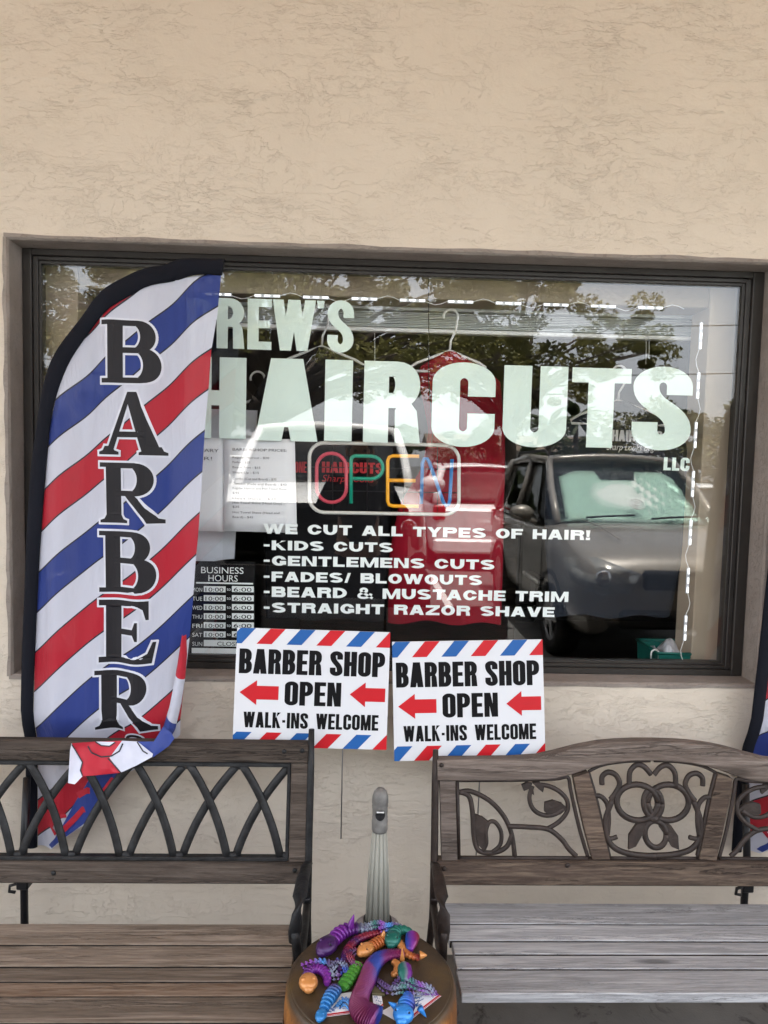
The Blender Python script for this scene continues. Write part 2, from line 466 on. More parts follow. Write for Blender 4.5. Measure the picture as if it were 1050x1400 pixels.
class Sans:
    """parametric grotesque: v stem, h bar, ry corner height of rounds, w letter width (cap height 1)"""
    def __init__(s, w, v, h, ry, gap, wide=None):
        s.w, s.v, s.h, s.ry, s.gap = w, v, h, ry, gap
        s.wide = wide or {}
    def width(s, c):
        k = {'I': s.v, "'": s.v*0.8, '!': s.v, '-': s.w*0.55, ' ': s.w*0.42, 'W': s.w*1.45, 'M': s.w*1.28, 'E': s.w*0.86, 'F': s.w*0.84, 'L': s.w*0.82,
             'T': s.w*0.92, '/': s.w*0.55, 'A': s.w*1.06, 'V': s.w*1.04, '&': s.w*1.15, 'N': s.w*1.04, 'K': s.w*1.04, 'Y': s.w*1.02, '.': s.v, ':': s.v}
        k.update(s.wide)
        return k.get(c, s.w)
    def glyph(s, c):
        w = s.width(c); v, h, ry = s.v, s.h, s.ry; H = 1.0
        rx = w/2
        if c == 'I': return [rect(0, 0, v, H)]
        if c == '-': return [rect(0.04, 0.36, w-0.04, 0.36+h*0.95)]
        if c == '.': return [rect(0, 0, v, h)]
        if c == ':': return [rect(0, 0.1, v, 0.1+h), rect(0, .6, v, .6+h)]
        if c == "'": return [[(w*0.12, 0.60), (w*0.88, 0.60), (w, H), (0, H)]]
        if c == '!': return [rect(0, 0, v, h*1.05), [(v*0.18, 0.32), (v*0.82, 0.32), (v, H), (0, H)]]
        if c == '/': return [[(0, 0), (v*0.7, 0), (w, H), (w-v*0.7, H)]]
        if c == 'L': return [rect(0, 0, v, H), rect(v, 0, w, h)]
        if c == 'E': return [rect(0, 0, v, H), rect(v, 0, w, h), rect(v, H-h, w, H), rect(v, 0.5-h*0.46, w*0.93, 0.5+h*0.46)]
        if c == 'F': return [rect(0, 0, v, H), rect(v, H-h, w, H), rect(v, 0.5-h*0.5, w*0.92, 0.5+h*0.46)]
        if c == 'H': return [rect(0, 0, v, H), rect(w-v, 0, w, H), rect(v, 0.5-h*0.5, w-v, 0.5+h*0.5)]
        if c == 'T': return [rect((w-v)/2, 0, (w+v)/2, H-h), rect(0, H-h, w, H)]
        if c in 'AV':
            a = v*0.62; b = v*1.04
            g = [[(0, 0), (b, 0), (w/2-a+b, H), (w/2-a, H)], [(w, 0), (w/2+a, H), (w/2+a-b, H), (w-b, 0)]]
            if c == 'A':
                y0 = 0.17; y1 = y0+h*0.95
                g.append([(b*0.8+(w/2-a)*y0, y0), (w-b*0.8-(w/2-a)*y0, y0), (w-b*0.8-(w/2-a)*y1, y1), (b*0.8+(w/2-a)*y1, y1)])
            else: g = [[(x, H-y) for x, y in p] for p in g]
            return g
        if c == 'W':
            q = w/4; b = v*0.92; a = b*0.5
            g = []
            for x0 in (0, w/2-a*0.9):
                ww = w/2+a*0.9
                g += [[(x0, H), (x0+b, H), (x0+ww/2+b*0.45, 0), (x0+ww/2-b*0.5, 0)], [(x0+ww, H), (x0+ww-b, H), (x0+ww/2-b*0.45, 0), (x0+ww/2+b*0.5, 0)]]
            return g
        if c == 'M':
            b = v*0.9
            return [rect(0, 0, b, H), rect(w-b, 0, w, H), [(b*0.4, H), (b*1.25, H), (w/2+b*0.42, 0), (w/2-b*0.42, 0)], [(w-b*0.4, H), (w-b*1.25, H), (w/2-b*0.42, 0), (w/2+b*0.42, 0)]]
        if c == 'N':
            b = v*0.93
            return [rect(0, 0, b, H), rect(w-b, 0, w, H), [(b*0.5, H), (b*1.2, H), (w-b*0.5, 0), (w-b*1.2, 0)]]
        if c == 'K':
            return [rect(0, 0, v, H), [(v*0.9, 0.34), (w-v*1.1, H), (w-v*0.02, H), (v*0.9, 0.34+0.30)], [(v*1.0, 0.47), (w-v*1.12, 0), (w, 0), (v*0.9+0.22*(w-v*0.92), 0.72)]]
        if c == 'Y':
            return [rect((w-v)/2, 0, (w+v)/2, 0.46), [(0, H), (v*1.05, H), (w/2+v*0.5, 0.40), (w/2-v*0.5, 0.40)], [(w, H), (w-v*1.05, H), (w/2-v*0.5, 0.40), (w/2+v*0.5, 0.40)]]
        if c == 'Z':
            return [rect(0, 0, w, h), rect(0, H-h, w, H), [(0, h*0.98), (v*1.25, h*0.98), (w, H-h*0.98), (w-v*1.25, H-h*0.98)]]
        ex, ey = rx-v/2, ry-h/2
        if c == 'O':
            return stroke(arc(rx, H-ry, ex, ey, 0, 180, 16)+arc(rx, ry, ex, ey, 180, 360, 16), v, h, True)
        if c in 'CG':
            p = [(w-v/2, 0.60 if ry < 0.4 else 0.62)]+arc(rx, H-ry, ex, ey, 0 if ry < 0.4 else 22, 180, 16)+arc(rx, ry, ex, ey, 180, 360 if ry < 0.4 else 338, 16)+[(w-v/2, 0.40 if ry < 0.4 else 0.38)]
            g = stroke(p, v, h, ends=((0, 1), (0, 1)) if ry < 0.4 else ((0, 1), (0, 1)))
            if c == 'G': g += [rect(w-v, 0.12, w, 0.50), rect(w*0.55, 0.50-h*0.9, w-v*0.5, 0.50)]
            return g
        if c == 'U':
            return stroke([(v/2, H), (v/2, (H+ry)/2)]+arc(rx, ry, ex, ey, 180, 360, 18)+[(w-v/2, (H+ry)/2), (w-v/2, H)], v, h)
        if c == 'D':
            rxd = min(w*0.62, w-v); ryd = max(ry, 0.25)
            p = [(v*0.5, H-h/2), (w-rxd, H-h/2)]+arc(w-rxd, H-ryd, rxd-v/2, ryd-h/2, 90, 0, 10)+arc(w-rxd, ryd, rxd-v/2, ryd-h/2, 0, -90, 10)+[(w-rxd, h/2), (v*0.5, h/2)]
            return [rect(0, 0, v, H)]+stroke(p, v, h)
        def bowl(x1, y0, y1):
            hh = y1-y0; ryb = hh/2 if ry > 0.2 else hh*0.42; ryb = min(ryb, hh/2); rb = min((x1-v)*0.9, max(ryb*1.0, v*0.9), x1*0.62)
            p = [(v*0.5, y1-h/2), (x1-rb, y1-h/2)]+arc(x1-rb, y1-ryb, rb-v/2, ryb-h/2, 90, 0, 9)+arc(x1-rb, y0+ryb, rb-v/2, ryb-h/2, 0, -90, 9)+[(x1-rb, y0+h/2), (v*0.5, y0+h/2)]
            return stroke(p, v, h)
        if c == 'P': return [rect(0, 0, v, H)]+bowl(w, 0.40, H)
        if c == 'R':
            return [rect(0, 0, v, H)]+bowl(w*0.98, 0.43, H)+[[(w-v*1.02, 0), (w, 0), (w*0.93, 0.40), (w*0.80, 0.52), (v*1.35, 0.50), (v*1.35, 0.46), (w-v*1.04, 0.40)]]
        if c == 'B': return [rect(0, 0, v, H)]+bowl(w*0.96, 0.5-h*0.42, H)+bowl(w, 0, 0.5+h*0.42)
        if c == 'S':
            t0 = 0.665; t1 = 0.335
            if ry < 0.4:
                p = [(w-v/2, t0)]+arc(rx, H-ry, ex, ey, 0, 180, 14)
                p += bez((v/2, H-ry), (v/2, 0.50), (w-v/2, 0.52), (w-v/2, ry), 16)[1:]
                p += arc(rx, ry, ex, ey, 0, -180, 14)[1:]+[(v/2, t1)]
                return stroke(p, v, h*1.02, ends=((0, 1), (0, 1)))
            yy = 0.255
            p = arc(rx, 1-yy-h*0.06, ex, yy+h*0.06-h/2, 25, 180, 12)
            p += bez((v/2, 1-yy-h*0.06), (v/2, 0.50), (w-v/2, 0.52), (w-v/2, yy+h*0.06), 14)[1:]
            p += arc(rx, yy+h*0.06, ex, yy+h*0.06-h/2, 0, -155, 12)[1:]
            return stroke(p, v*0.95, h, ends=((-.4, 1), (-.4, 1)))
        if c == '&':
            p = [(w, 0.02), (w*0.30, 0.66)]+bez((w*0.30, 0.66), (w*0.12, 1.06), (w*0.72, 1.06), (w*0.60, 0.68), 10)[1:]+bez((w*0.60, 0.68), (w*0.5, 0.55), (v*0.5, 0.50), (v*0.5, 0.25), 8)[1:]
            p += bez((v*0.5, 0.25), (v*0.5, -0.03), (w*0.85, -0.05), (w*0.9, 0.48), 10)[1:]
            return stroke(p, v*0.72, h*0.85)
        return [rect(0, 0, w, H)]
    def text(s, str_, gap=None):
        """list of (dx, pieces, char), total width"""
        x = 0; out = []
        g = s.gap if gap is None else gap
        for c in str_:
            if c != ' ': out.append((x, s.glyph(c), c))
            x += s.width(c)+g
        return out, x-g

class Serif:
    """bookish slab serif, only the letters of the flag"""
    v, h, sl, sh = 0.235, 0.090, 0.10, 0.062
    def foot(s, x0, x1, y, up=1):
        return [(x0-s.sl, y), (x1+s.sl, y), (x1+s.sl, y+up*s.sh*0.7), (x1+s.sl*0.35, y+up*s.sh*1.1), (x1, y+up*s.sh*2.2), (x0, y+up*s.sh*2.2), (x0-s.sl*0.35, y+up*s.sh*1.1), (x0-s.sl, y+up*s.sh*0.7)]
    def glyph(s, c):
        v, h = s.v, s.h; x = 0.10
        if c == 'A':
            return [[(0.09, 0), (0.195, 0), (0.50, 0.93), (0.47, 1.0), (0.45, 1.0)], [(0.70, 0), (0.975, 0), (0.60, 1.0), (0.45, 1.0), (0.43, 0.90)],
                    rect(0.22, 0.28, 0.74, 0.28+h), s.foot(0.08, 0.20, 0), s.foot(0.74, 0.96, 0)]
        stem = [rect(x, 0, x+v, 1)]
        if c == 'E':
            return stem+[rect(0, 0, 0.80, h), rect(0, 1-h, 0.76, 1), rect(x+v*.9, 0.5-h*0.5, 0.56, 0.5+h*0.5), [(0.56, 0.36), (0.60, 0.36), (0.60, 0.66), (0.56, 0.66), (0.52, 0.5+h*.5), (0.52, 0.5-h*.5)],
                    [(0.70, 1-h), (0.76, 1), (0.76, 0.70), (0.72, 0.70), (0.68, 0.86), (0.60, 1-h)], [(0.80, 0), (0.86, 0.34), (0.81, 0.34), (0.74, 0.16), (0.60, h*0.9), (0.6, 0)]]
        def bowl(x1, y0, y1, vv):
            hh = y1-y0
            p = [(x+v*0.5, y1-h/2), (x1-hh*0.52, y1-h/2)]+arc(x1-hh*0.52, (y0+y1)/2, hh*0.52-vv/2, hh/2-h/2, 90, -90, 18)+[(x1-hh*0.52, y0+h/2), (x+v*0.5, y0+h/2)]
            return stroke(p, vv, h)
        serif = [s.foot(x, x+v, 0), rect(0, 1-s.sh*1.2, x+v, 1)]
        if c == 'B': return stem+[rect(0, 0, x+v, s.sh*1.2), rect(0, 1-s.sh*1.2, x+v, 1)]+bowl(0.82, 0.48, 1.0, 0.22)+bowl(0.90, 0, 0.48+h, 0.25)
        if c == 'R':
            return stem+serif+bowl(0.84, 0.45, 1.0, 0.235)+[[(0.36, 0.50), (0.52, 0.50), (0.60, 0.42), (0.90, 0.085), (1.0, 0.065), (1.0, 0), (0.74, 0), (0.44, 0.40)]]
        return stem

def inside(p, poly):
    x, y = p; c = False; n = len(poly); j = n-1
    for i in range(n):
        xi, yi = poly[i]; xj, yj = poly[j]
        if (yi > y) != (yj > y) and x < (xj-xi)*(y-yi)/(yj-yi)+xi: c = not c
        j = i
    return c

def union(pieces, extra=(), neg=()):
    """merge overlapping simple polygons into one triangulated sheet"""
    vs = []; fs = []
    for p in list(pieces)+list(neg):
        b = len(vs); vs += [Vector((q[0], q[1])) for q in p]; fs.append(list(range(b, b+len(p))))
    vs += [Vector(e) for e in extra]
    ov, oe, of, _, _, _ = delaunay_2d_cdt(vs, [], fs, 0, 1e-6)
    keep = []
    for f in of:
        c = (sum(ov[i].x for i in f)/len(f), sum(ov[i].y for i in f)/len(f))
        if any(inside(c, p) for p in pieces) and not any(inside(c, p) for p in neg):
            a = sum(ov[f[i]].x*ov[f[(i+1) % len(f)]].y-ov[f[(i+1) % len(f)]].x*ov[f[i]].y for i in range(len(f)))
            keep.append(f if a > 0 else f[::-1])
    return [(v.x, v.y) for v in ov], keep

def outline_pieces(v2, f, e):
    """ribbons around the rim of a sheet (the halo of a letter)"""
    cnt = {}
    for q in f:
        for i in range(len(q)):
            a, b = q[i], q[(i+1) % len(q)]
            k = (min(a, b), max(a, b)); cnt[k] = cnt.get(k, 0)+1
    out = []
    for (a, b), c in cnt.items():
        if c != 1: continue
        p, q = Vector(v2[a]), Vector(v2[b]); d = q-p
        if d.length < 1e-9: continue
        d.normalize(); nrm = Vector((-d.y, d.x))
        out.append([tuple(p-d*e*0.8+nrm*e), tuple(p-d*e+nrm*0), tuple(p-d*e*0.8-nrm*e), tuple(q+d*e*0.8-nrm*e), tuple(q+d*e), tuple(q+d*e*0.8+nrm*e)])
    return out

def put_text(mb, font, s, P0, ux, uz, width, height, gap=None, thick=0.0006, out=(0, -1, 0), shear=0.0, skip=()):
    """set a line of text: P0 lower left corner, ux/uz unit axes, fitted to width x height"""
    items, tw = font.text(s, gap)
    kx = width/tw; P0 = Vector(P0); ux = Vector(ux); uz = Vector(uz); o = Vector(out)*thick
    for i, (dx, pieces, c) in enumerate(items):
        if i in skip: continue
        v2, f = union(pieces)
        vs = [P0+ux*((x+dx)*kx+shear*y*height)+uz*(y*height)+o for x, y in v2]
        mb.add(vs, f)

def bfont(s):
    """outline of a string in Blender's built-in face -> flat mesh data"""
    cu = bpy.data.curves.new('t', 'FONT'); cu.body = s; cu.size = 1.0; cu.resolution_u = 3
    o = bpy.data.objects.new('t', cu); COL.objects.link(o)
    dg = bpy.context.evaluated_depsgraph_get()
    me = bpy.data.meshes.new_from_object(o.evaluated_get(dg))
    vs = [(v.co.x, v.co.y) for v in me.vertices]; fs = [list(p.vertices) for p in me.polygons]
    bpy.data.objects.remove(o); bpy.data.curves.remove(cu); bpy.data.meshes.remove(me)
    return vs, fs

def put_bfont(mb, s, P0, ux, uz, height, width=None, thick=0.0006, out=(0, -1, 0), align='L', shear=0.0):
    vs, fs = bfont(s)
    if not vs: return
    x0 = min(v[0] for v in vs); x1 = max(v[0] for v in vs)
    k = height/0.70; kx = k if width is None else width/(x1-x0)
    off = 0 if align == 'L' else (-(x1-x0)*kx/2 if align == 'C' else -(x1-x0)*kx)
    P0 = Vector(P0); ux = Vector(ux); uz = Vector(uz); o = Vector(out)*thick
    mb.add([P0+ux*((x-x0)*kx+off+shear*y*k)+uz*(y*k)+o for x, y in vs], fs)

IMPACT = Sans(0.50, 0.205, 0.165, 0.24, 0.045)
ANTON = Sans(0.42, 0.165, 0.155, 0.20, 0.045)
WIDE = Sans(1.30, 0.40, 0.24, 0.5, 0.16, {'I': 0.44, ' ': 0.62, '-': 0.62, '!': 0.42, '/': 0.60})
X = Vector((1, 0, 0)); Z = Vector((0, 0, 1))
# ================================================================== THE SHOP FRONT
FX0, FX1, FZ0, FZ1 = -1.2, 1.2, 0.92, 2.275            # window opening
GX0, GX1, GZ0, GZ1 = -1.142, 1.130, 0.968, 2.226        # daylight of the pane
GY = 0.112                                              # outer face of the pane
WALL_T = 0.20

w = MB()
xs = [-7.0, FX0, FX1, 7.0]; zs = [-0.02, FZ0, FZ1, 6.4]
def quad(mb, a, b, c, d): mb.add([a, b, c, d], [(0, 1, 2, 3)])
# outer and inner faces round the opening
for i in range(3):
    for k in range(3):
        if i == 1 and k == 1: continue
        quad(w, (xs[i], 0, zs[k]), (xs[i+1], 0, zs[k]), (xs[i+1], 0, zs[k+1]), (xs[i], 0, zs[k+1]))
        quad(w, (xs[i+1], WALL_T, zs[k]), (xs[i], WALL_T, zs[k]), (xs[i], WALL_T, zs[k+1]), (xs[i+1], WALL_T, zs[k+1]))
quad(w, (-7, 0, 6.4), (7, 0, 6.4), (7, WALL_T, 6.4), (-7, WALL_T, 6.4))
quad(w, (-7, 0, -.02), (-7, 0, 6.4), (-7, WALL_T, 6.4), (-7, WALL_T, -.02))
quad(w, (7, 0, -.02), (7, WALL_T, -.02), (7, WALL_T, 6.4), (7, 0, 6.4))
wall = obj('stucco_wall', w, M['stucco'])
tag(wall, 'cream stucco shop wall with a rough trowelled texture around the big window', 'wall')
# painted reveal: butts against the opening, 3 mm proud of the wall face, slightly uneven like trowelled stucco
rv = MB()
def reveal_strip(p, q, inward):
    p = Vector(p); q = Vector(q); n = 40; rows = []
    inn = Vector(inward)
    for i in range(n+1):
        t = i/n; b = p.lerp(q, t)
        e1 = 0.0035*math.sin(t*23+p.x*7)+0.0025*math.sin(t*51+p.z*5)
        rows.append([b+Vector((0, WALL_T, 0)), b+inn*0.006+Vector((0, WALL_T, 0)), b+inn*0.006+Vector((0, 0.004, 0)), b+inn*(0.001+e1*0.3)+Vector((0, -0.0035, 0)), b-inn*(0.007+abs(e1))+Vector((0, -0.0035, 0)), b-inn*(0.008+abs(e1))+Vector((0, 0.001, 0))])
    for r_ in range(n):
        for j in range(5):
            rv.add([rows[r_][j], rows[r_][j+1], rows[r_+1][j+1], rows[r_+1][j]], [(0, 1, 2, 3)])
reveal_strip((FX0, 0, FZ0), (FX0, 0, FZ1), (1, 0, 0))
reveal_strip((FX1, 0, FZ1), (FX1, 0, FZ0), (-1, 0, 0))
reveal_strip((FX0-0.006, 0, FZ1), (FX1+0.006, 0, FZ1), (0, 0, -1))
reveal_strip((FX1+0.006, 0, FZ0), (FX0-0.006, 0, FZ0), (0, 0, 1))
obj('window_reveal', rv, M['taupe'], wall, label='taupe painted reveal around the window opening')

# ---- window
win = thing('shop_window', (0, GY, FZ0), 'wide shop window with dark bronze frame and mint white haircut lettering', 'window')
fr = MB()
def frame_ring(mb, x0, x1, z0, z1, wx0, wx1, wz0, wz1, ya, yb, bev=0.002):
    mb.box(x0, x0+wx0, ya, yb, z0, z1, bev); mb.box(x1-wx1, x1, ya, yb, z0, z1, bev)
    mb.box(x0+wx0, x1-wx1, ya, yb, z0, z0+wz0, bev); mb.box(x0+wx0, x1-wx1, ya, yb, z1-wz1, z1, bev)
a = 0.007
frame_ring(fr, FX0+a, FX1-a, FZ0+a, FZ1-a, 0.028, 0.036, 0.020, 0.020, 0.086, 0.150)
frame_ring(fr, FX0+a+0.028, FX1-a-0.036, FZ0+a+0.020, FZ1-a-0.020, 0.016, 0.017, 0.013, 0.013, 0.097, 0.146)
frame_ring(fr, GX0-0.007, GX1+0.010, GZ0-0.008, GZ1+0.009, 0.007, 0.010, 0.008, 0.009, 0.104, 0.140, 0.001)
obj('frame', fr, M['bronze'], win)
pane_mb = MB().box(GX0-0.003, GX1+0.003, GY, GY+0.006, GZ0-0.003, GZ1+0.003)
pane = obj('glass_pane', pane_mb, M['glass'], win)
IY = GY+0.0066                                     # inner face of the pane: where the vinyl sticks
def gp(px, py, d=0.0): return at(px, py, IY+d)

# big vinyl words, letter by letter fitted to the survey
def word(mb, letters, font):
    for c, x0, x1, y0, y1 in letters:
        p00 = gp(x0, y1); p10 = gp(x1, y1); p01 = gp(x0, y0)
        v2, f = union(font.glyph(c)); wd = font.width(c)
        z0 = (p00.z+p10.z)/2; z1 = p01.z
        mb.add([Vector((p00.x+(p10.x-p00.x)*x/wd, IY+0.0004, z0+(z1-z0)*y)) for x, y in v2], f)
mb = MB()
word(mb, [('D', 255, 291, 407, 475), ('R', 296, 334, 407, 476.5), ('E', 338, 371, 408, 478), ('W', 372, 431, 409, 479.5), ("'", 433, 443.5, 411, 437), ('S', 447, 483, 410, 482)], Sans(0.50, 0.20, 0.16, 0.24, 0.05))
obj('name_lettering', mb, M['vinyl'], pane)
mb = MB()
word(mb, [('H', 252, 336, 487, 599), ('A', 348, 434, 489, 603), ('I', 443, 480, 491.5, 603), ('R', 496, 574, 493, 605.5), ('C', 589, 675, 494, 611), ('U', 686, 773, 499, 611.5), ('T', 778.5, 859, 502, 612), ('S', 862, 943, 500, 615.5)], Sans(0.70, 0.305, 0.185, 0.235, 0.05, {'A': 0.745, 'T': 0.69, 'I': 0.30}))
obj('headline_lettering', mb, M['vinyl'], pane)
mb = MB()
word(mb, [('L', 907, 917, 625, 643), ('L', 918.5, 928.5, 625.5, 643.5), ('C', 930, 942.5, 625.5, 644)], Sans(0.62, 0.26, 0.20, 0.24, 0.05))
obj('suffix_lettering', mb, M['vinyl'], pane)
LINES = [('WE CUT ALL TYPES OF HAIR!', 360, 807, 718, 732, 722.5, 736), ('-KIDS CUTS', 360, 537, 739.5, 753, 740, 754), ('-GENTLEMENS CUTS', 360, 676, 761, 775, 763, 777),
         ('-FADES/ BLOWOUTS', 360, 659, 783, 797, 784, 798), ('-BEARD & MUSTACHE TRIM', 360, 777, 803.5, 818, 807, 821), ('-STRAIGHT RAZOR SHAVE', 360, 758, 825, 839, 827, 842)]
mb = MB()
for s, x0, x1, ya0, ya1, yb0, yb1 in LINES:
    p0 = gp(x0, ya1); p1 = gp(x1, yb1); pt = gp(x0, ya0)
    zz = (p0.z+p1.z)/2
    put_text(mb, WIDE, s, (p0.x, IY+0.001, zz), X, Z, p1.x-p0.x, (pt.z-p0.z)*0.97, thick=0.0006)
obj('service_lettering', mb, M['vinyl_small'], pane)

# ---- light strips that run round the inside of the pane
M['led'] = plain('white_led', (0.9, 0.9, 0.9), 0.4, emit=(0.95, 0.97, 1.0), estr=0.22)
M['led_case'] = plain('led_module_case', (0.55, 0.57, 0.6), 0.4)
def led_strip(path, n, label, along):
    t = thing('led_light_strip', path[0], label, 'light strip', 'LED light strips inside the window')
    L = (Vector(path[-1])-Vector(path[0])).length
    wire = MB(); case = MB(); dio = MB()
    pts = []
    a, b = Vector(path[0]), Vector(path[-1]); d = (b-a).normalized()
    side = d.cross(Vector((0, 1, 0)))
    for i in range(n*8+1):
        u = i/(n*8); q = a.lerp(b, u); k = (u*n) % 1.0
        if 0.55 < k < 0.98: q = q + side*0.012*math.sin((k-0.55)/0.43*PI)*(1 if int(u*n) % 2 else -1)
        pts.append(q)
    wire.tube(pts, 0.0013, 5)
    for i in range(n):
        c = a.lerp(b, (i+0.28)/n); half = L/n*0.27
        case = MB(); dio = MB()
        case.bar(c-d*half, c+d*half, 0.011, 0.004, 0.001, up=(0, 1, 0))
        for k in (-0.72, 0, 0.72):
            e = c+d*half*k
            dio.bar(e-d*half*0.22+Vector((0, -0.0045, 0)), e+d*half*0.22+Vector((0, -0.0045, 0)), 0.0055, 0.002, 0.0, up=(0, 1, 0))
        obj('diode', dio, M['led'], obj('module_case', case, M['led_case'], t))
    obj('wire', wire, M['white_plastic'], t)
    return t
LY = IY+0.012
p0, p1 = at(280, 407, LY), at(935, 428, LY)
p0.z = at(600, 412, LY).z; p1.z = p0.z
led_strip([p0, p1], 10, 'row of white LED modules along the top inside the window', 0)
p0, p1 = at(955, 440, LY), at(938, 905, LY); p1.x = (p0.x+p1.x)/2; p0.x = p1.x
led_strip([p0, p1], 7, 'upright string of white LED modules at the right edge of the window', 2)

# ---- neon style open sign
op = thing('open_sign', at(525, 706, 0.15), 'tube light sign spelling open in red, green, yellow and blue letters', 'neon sign')
NY = 0.150
def npath(pts): return [at(x, y, NY) for x, y in pts]
def rr(x0, y0, x1, y1, r, n=6):
    o = []
    for cx, cy, a0 in ((x1-r, y0+r, -90), (x1-r, y1-r, 0), (x0+r, y1-r, 90), (x0+r, y0+r, 180)):
        for i in range(n+1):
            an = R(a0+90*i/n); o.append((cx+r*math.cos(an), cy+r*math.sin(an)))
    return o
def sk(pts, k=0.018): return [(x, y+(x-525)*k) for x, y in pts]
def tubecol(name, c, e): return plain(name, c, 0.3, emit=c, estr=e, spec=0.6)
TB = 0.0061
o = MB().tube(npath(sk(rr(423, 607, 627.5, 702, 20))), TB, 10, True); obj('border_tube', o, tubecol('white_tube', (0.62, 0.62, 0.58), 0.01), op)
o = MB().tube(npath(sk(rr(433, 621, 473.5, 688, 19.5))), TB, 10, True); obj('letter_tube', o, tubecol('red_tube', (0.46, 0.045, 0.075), 0.03), op, label='red letter O tube')
P_ = [(480, 689), (480, 630)]+[(480+6-6*math.cos(R(a)), 630-6*math.sin(R(a))) for a in (30, 60, 90)]+[(508+15.5*math.sin(R(a)), 639.5-15.5*math.cos(R(a))) for a in range(0, 181, 20)]+[(481.5, 655)]
o = MB().tube(npath(sk(P_)), TB, 10); obj('letter_tube', o, tubecol('green_tube', (0.006, 0.26, 0.17), 0.03), op, label='green letter P tube')
E_ = [(573, 623), (537, 623), (532, 625), (530, 630), (530, 685), (532, 690), (537, 691.5), (572, 691.5)]
o = MB().tube(npath(sk(E_)), TB, 10).tube(npath(sk([(531.5, 656.5), (568, 656.5)])), TB, 10); obj('letter_tube', o, tubecol('yellow_tube', (0.72, 0.32, 0.004), 0.04), op, label='yellow letter E tube')
N_ = [(576, 688), (577.5, 632), (580, 626), (584, 626), (587, 631), (606, 685), (610, 690), (613.5, 688), (615, 682), (618, 626)]
o = MB().tube(npath(sk(N_)), TB, 10); obj('letter_tube', o, tubecol('blue_tube', (0.02, 0.16, 0.42), 0.03), op, label='blue letter N tube')
o = MB()
for x in (455, 502, 552, 598):
    o.tube([at(x, 607+(x-525)*.018, NY+0.006), at(x, 702+(x-525)*.018, NY+0.006)], 0.0016, 6)
for y in (640, 672): o.tube([at(424, y-1.6, NY+0.006), at(627, y+1.8, NY+0.006)], 0.0016, 6)
obj('backing_grid', o, M['black_metal'], op)
o = MB().tube([at(590, 606, NY), at(592, 590, NY+0.01), at(586, 520, NY+0.03), at(586, 440, NY+0.03), at(586, 380, NY+0.03)], 0.0015, 6)
obj('power_cord', o, M['black_metal'], op)

# ---- papers
def sheet(mb, pxs, Y, cur=0.0):
    P = [at(x, y, Y) for x, y in pxs]      # tl tr br bl
    rows = []
    for i in range(7):
        v = i/6; row = []
        for j in range(7):
            u = j/6; q = P[0].lerp(P[1], u).lerp(P[3].lerp(P[2], u), v)
            q.y += cur*(math.sin(u*PI)*0.5+0.6*v*v*u)
            row.append(q)
        rows.append(row)
    mb.grid(rows); return P
pl = thing('price_list', at(350, 728, IY), 'white price list sheet taped inside the glass left of the open sign', 'paper notice', 'notices inside the window')
m1 = MB(); Q = sheet(m1, [(306, 599), (403, 600.5), (406, 729), (306, 726)], IY+0.010, 0.006)
obj('paper_sheet', m1, M['paper'], pl, solid=0.0004)
m1 = MB(); tx = ['BARBERSHOP PRICES:', 'Regular Haircut - $20', 'Fades - $25', 'Beard Trim - $15', 'Shape Up - $15', 'Combo (Cut and Beard) - $35', 'Combo (Fade and Beard) - $40',
      'Regular Haircut and Hot Towel Shave', '$45', 'Head Shave - $20', 'Hot Towel Shave (Head Only) -', '$35', 'Hot Towel Shave (Head and', 'Beard) - $45']
ys = [612, 622.5, 629, 636, 643, 651.5, 658.5, 664.5, 671, 678.5, 684.5, 690, 697.5, 704]
wd = [74, 50, 24, 38, 36, 60, 74, 74, 9, 60, 71, 9, 64, 28]
for s, y, ww in zip(tx, ys, wd):
    a_ = at(318, y+4, IY+0.0085); b_ = at(318+ww, y+4, IY+0.0085)
    put_bfont(m1, s, a_, X, Z, 0.0085 if s == tx[0] else 0.0068, width=b_.x-a_.x)
obj('printed_text', m1, M['grey_ink'], pl)
nb = thing('notice_sheet', at(285, 727, IY), 'white notice sheet half hidden by the feather flag, beside the price list', 'paper notice', 'notices inside the window')
m1 = MB(); sheet(m1, [(232, 598), (307, 599), (307, 727), (232, 725)], IY+0.014, 0.004)
obj('paper_sheet', m1, M['paper'], nb, solid=0.0004)
m1 = MB()
for s, y, x0, x1 in (('ARY', 617, 279, 299), ('R!', 628, 279, 290)):
    a_ = at(x0, y+1, IY+0.0095); b_ = at(x1, y+1, IY+0.0095); put_bfont(m1, s, a_, X, Z, 0.011, width=b_.x-a_.x)
obj('printed_text', m1, M['grey_ink'], nb)

# ---- business hours board
bh = thing('hours_board', at(305, 893, IY), 'black business hours board with white time slots, low at the left of the window', 'hours sign')
HY = IY+0.003
a0 = at(259, 893, HY); a1 = at(349, 768.5, HY)
m1 = MB().box(a0.x, a1.x, HY, HY+0.002, a0.z, a1.z); obj('board', m1, M['print_black'], bh)
m1 = MB()
def hb(x, y): q = at(x, y, HY-0.0006); return q
for s, y, x0, x1 in (('BUSINESS', 783.5, 275, 333), ('HOURS', 794.5, 285, 325)):
    a_ = hb(x0, y); b_ = hb(x1, y); put_bfont(m1, s, a_, X, Z, 0.0215, width=b_.x-a_.x)
def bar2(x0, y0, x1, y1):
    p = hb(x0, y1); q = hb(x1, y0); m1.add([(p.x, HY-0.0008, p.z), (q.x, HY-0.0008, p.z), (q.x, HY-0.0008, q.z), (p.x, HY-0.0008, q.z)], [(0, 1, 2, 3)])
bar2(268, 797, 346, 797.8); bar2(262, 887, 347, 893)
days = ['MON', 'TUE', 'WED', 'THU', 'FRI', 'SAT', 'SUN']
slots = MB(); ink = MB()
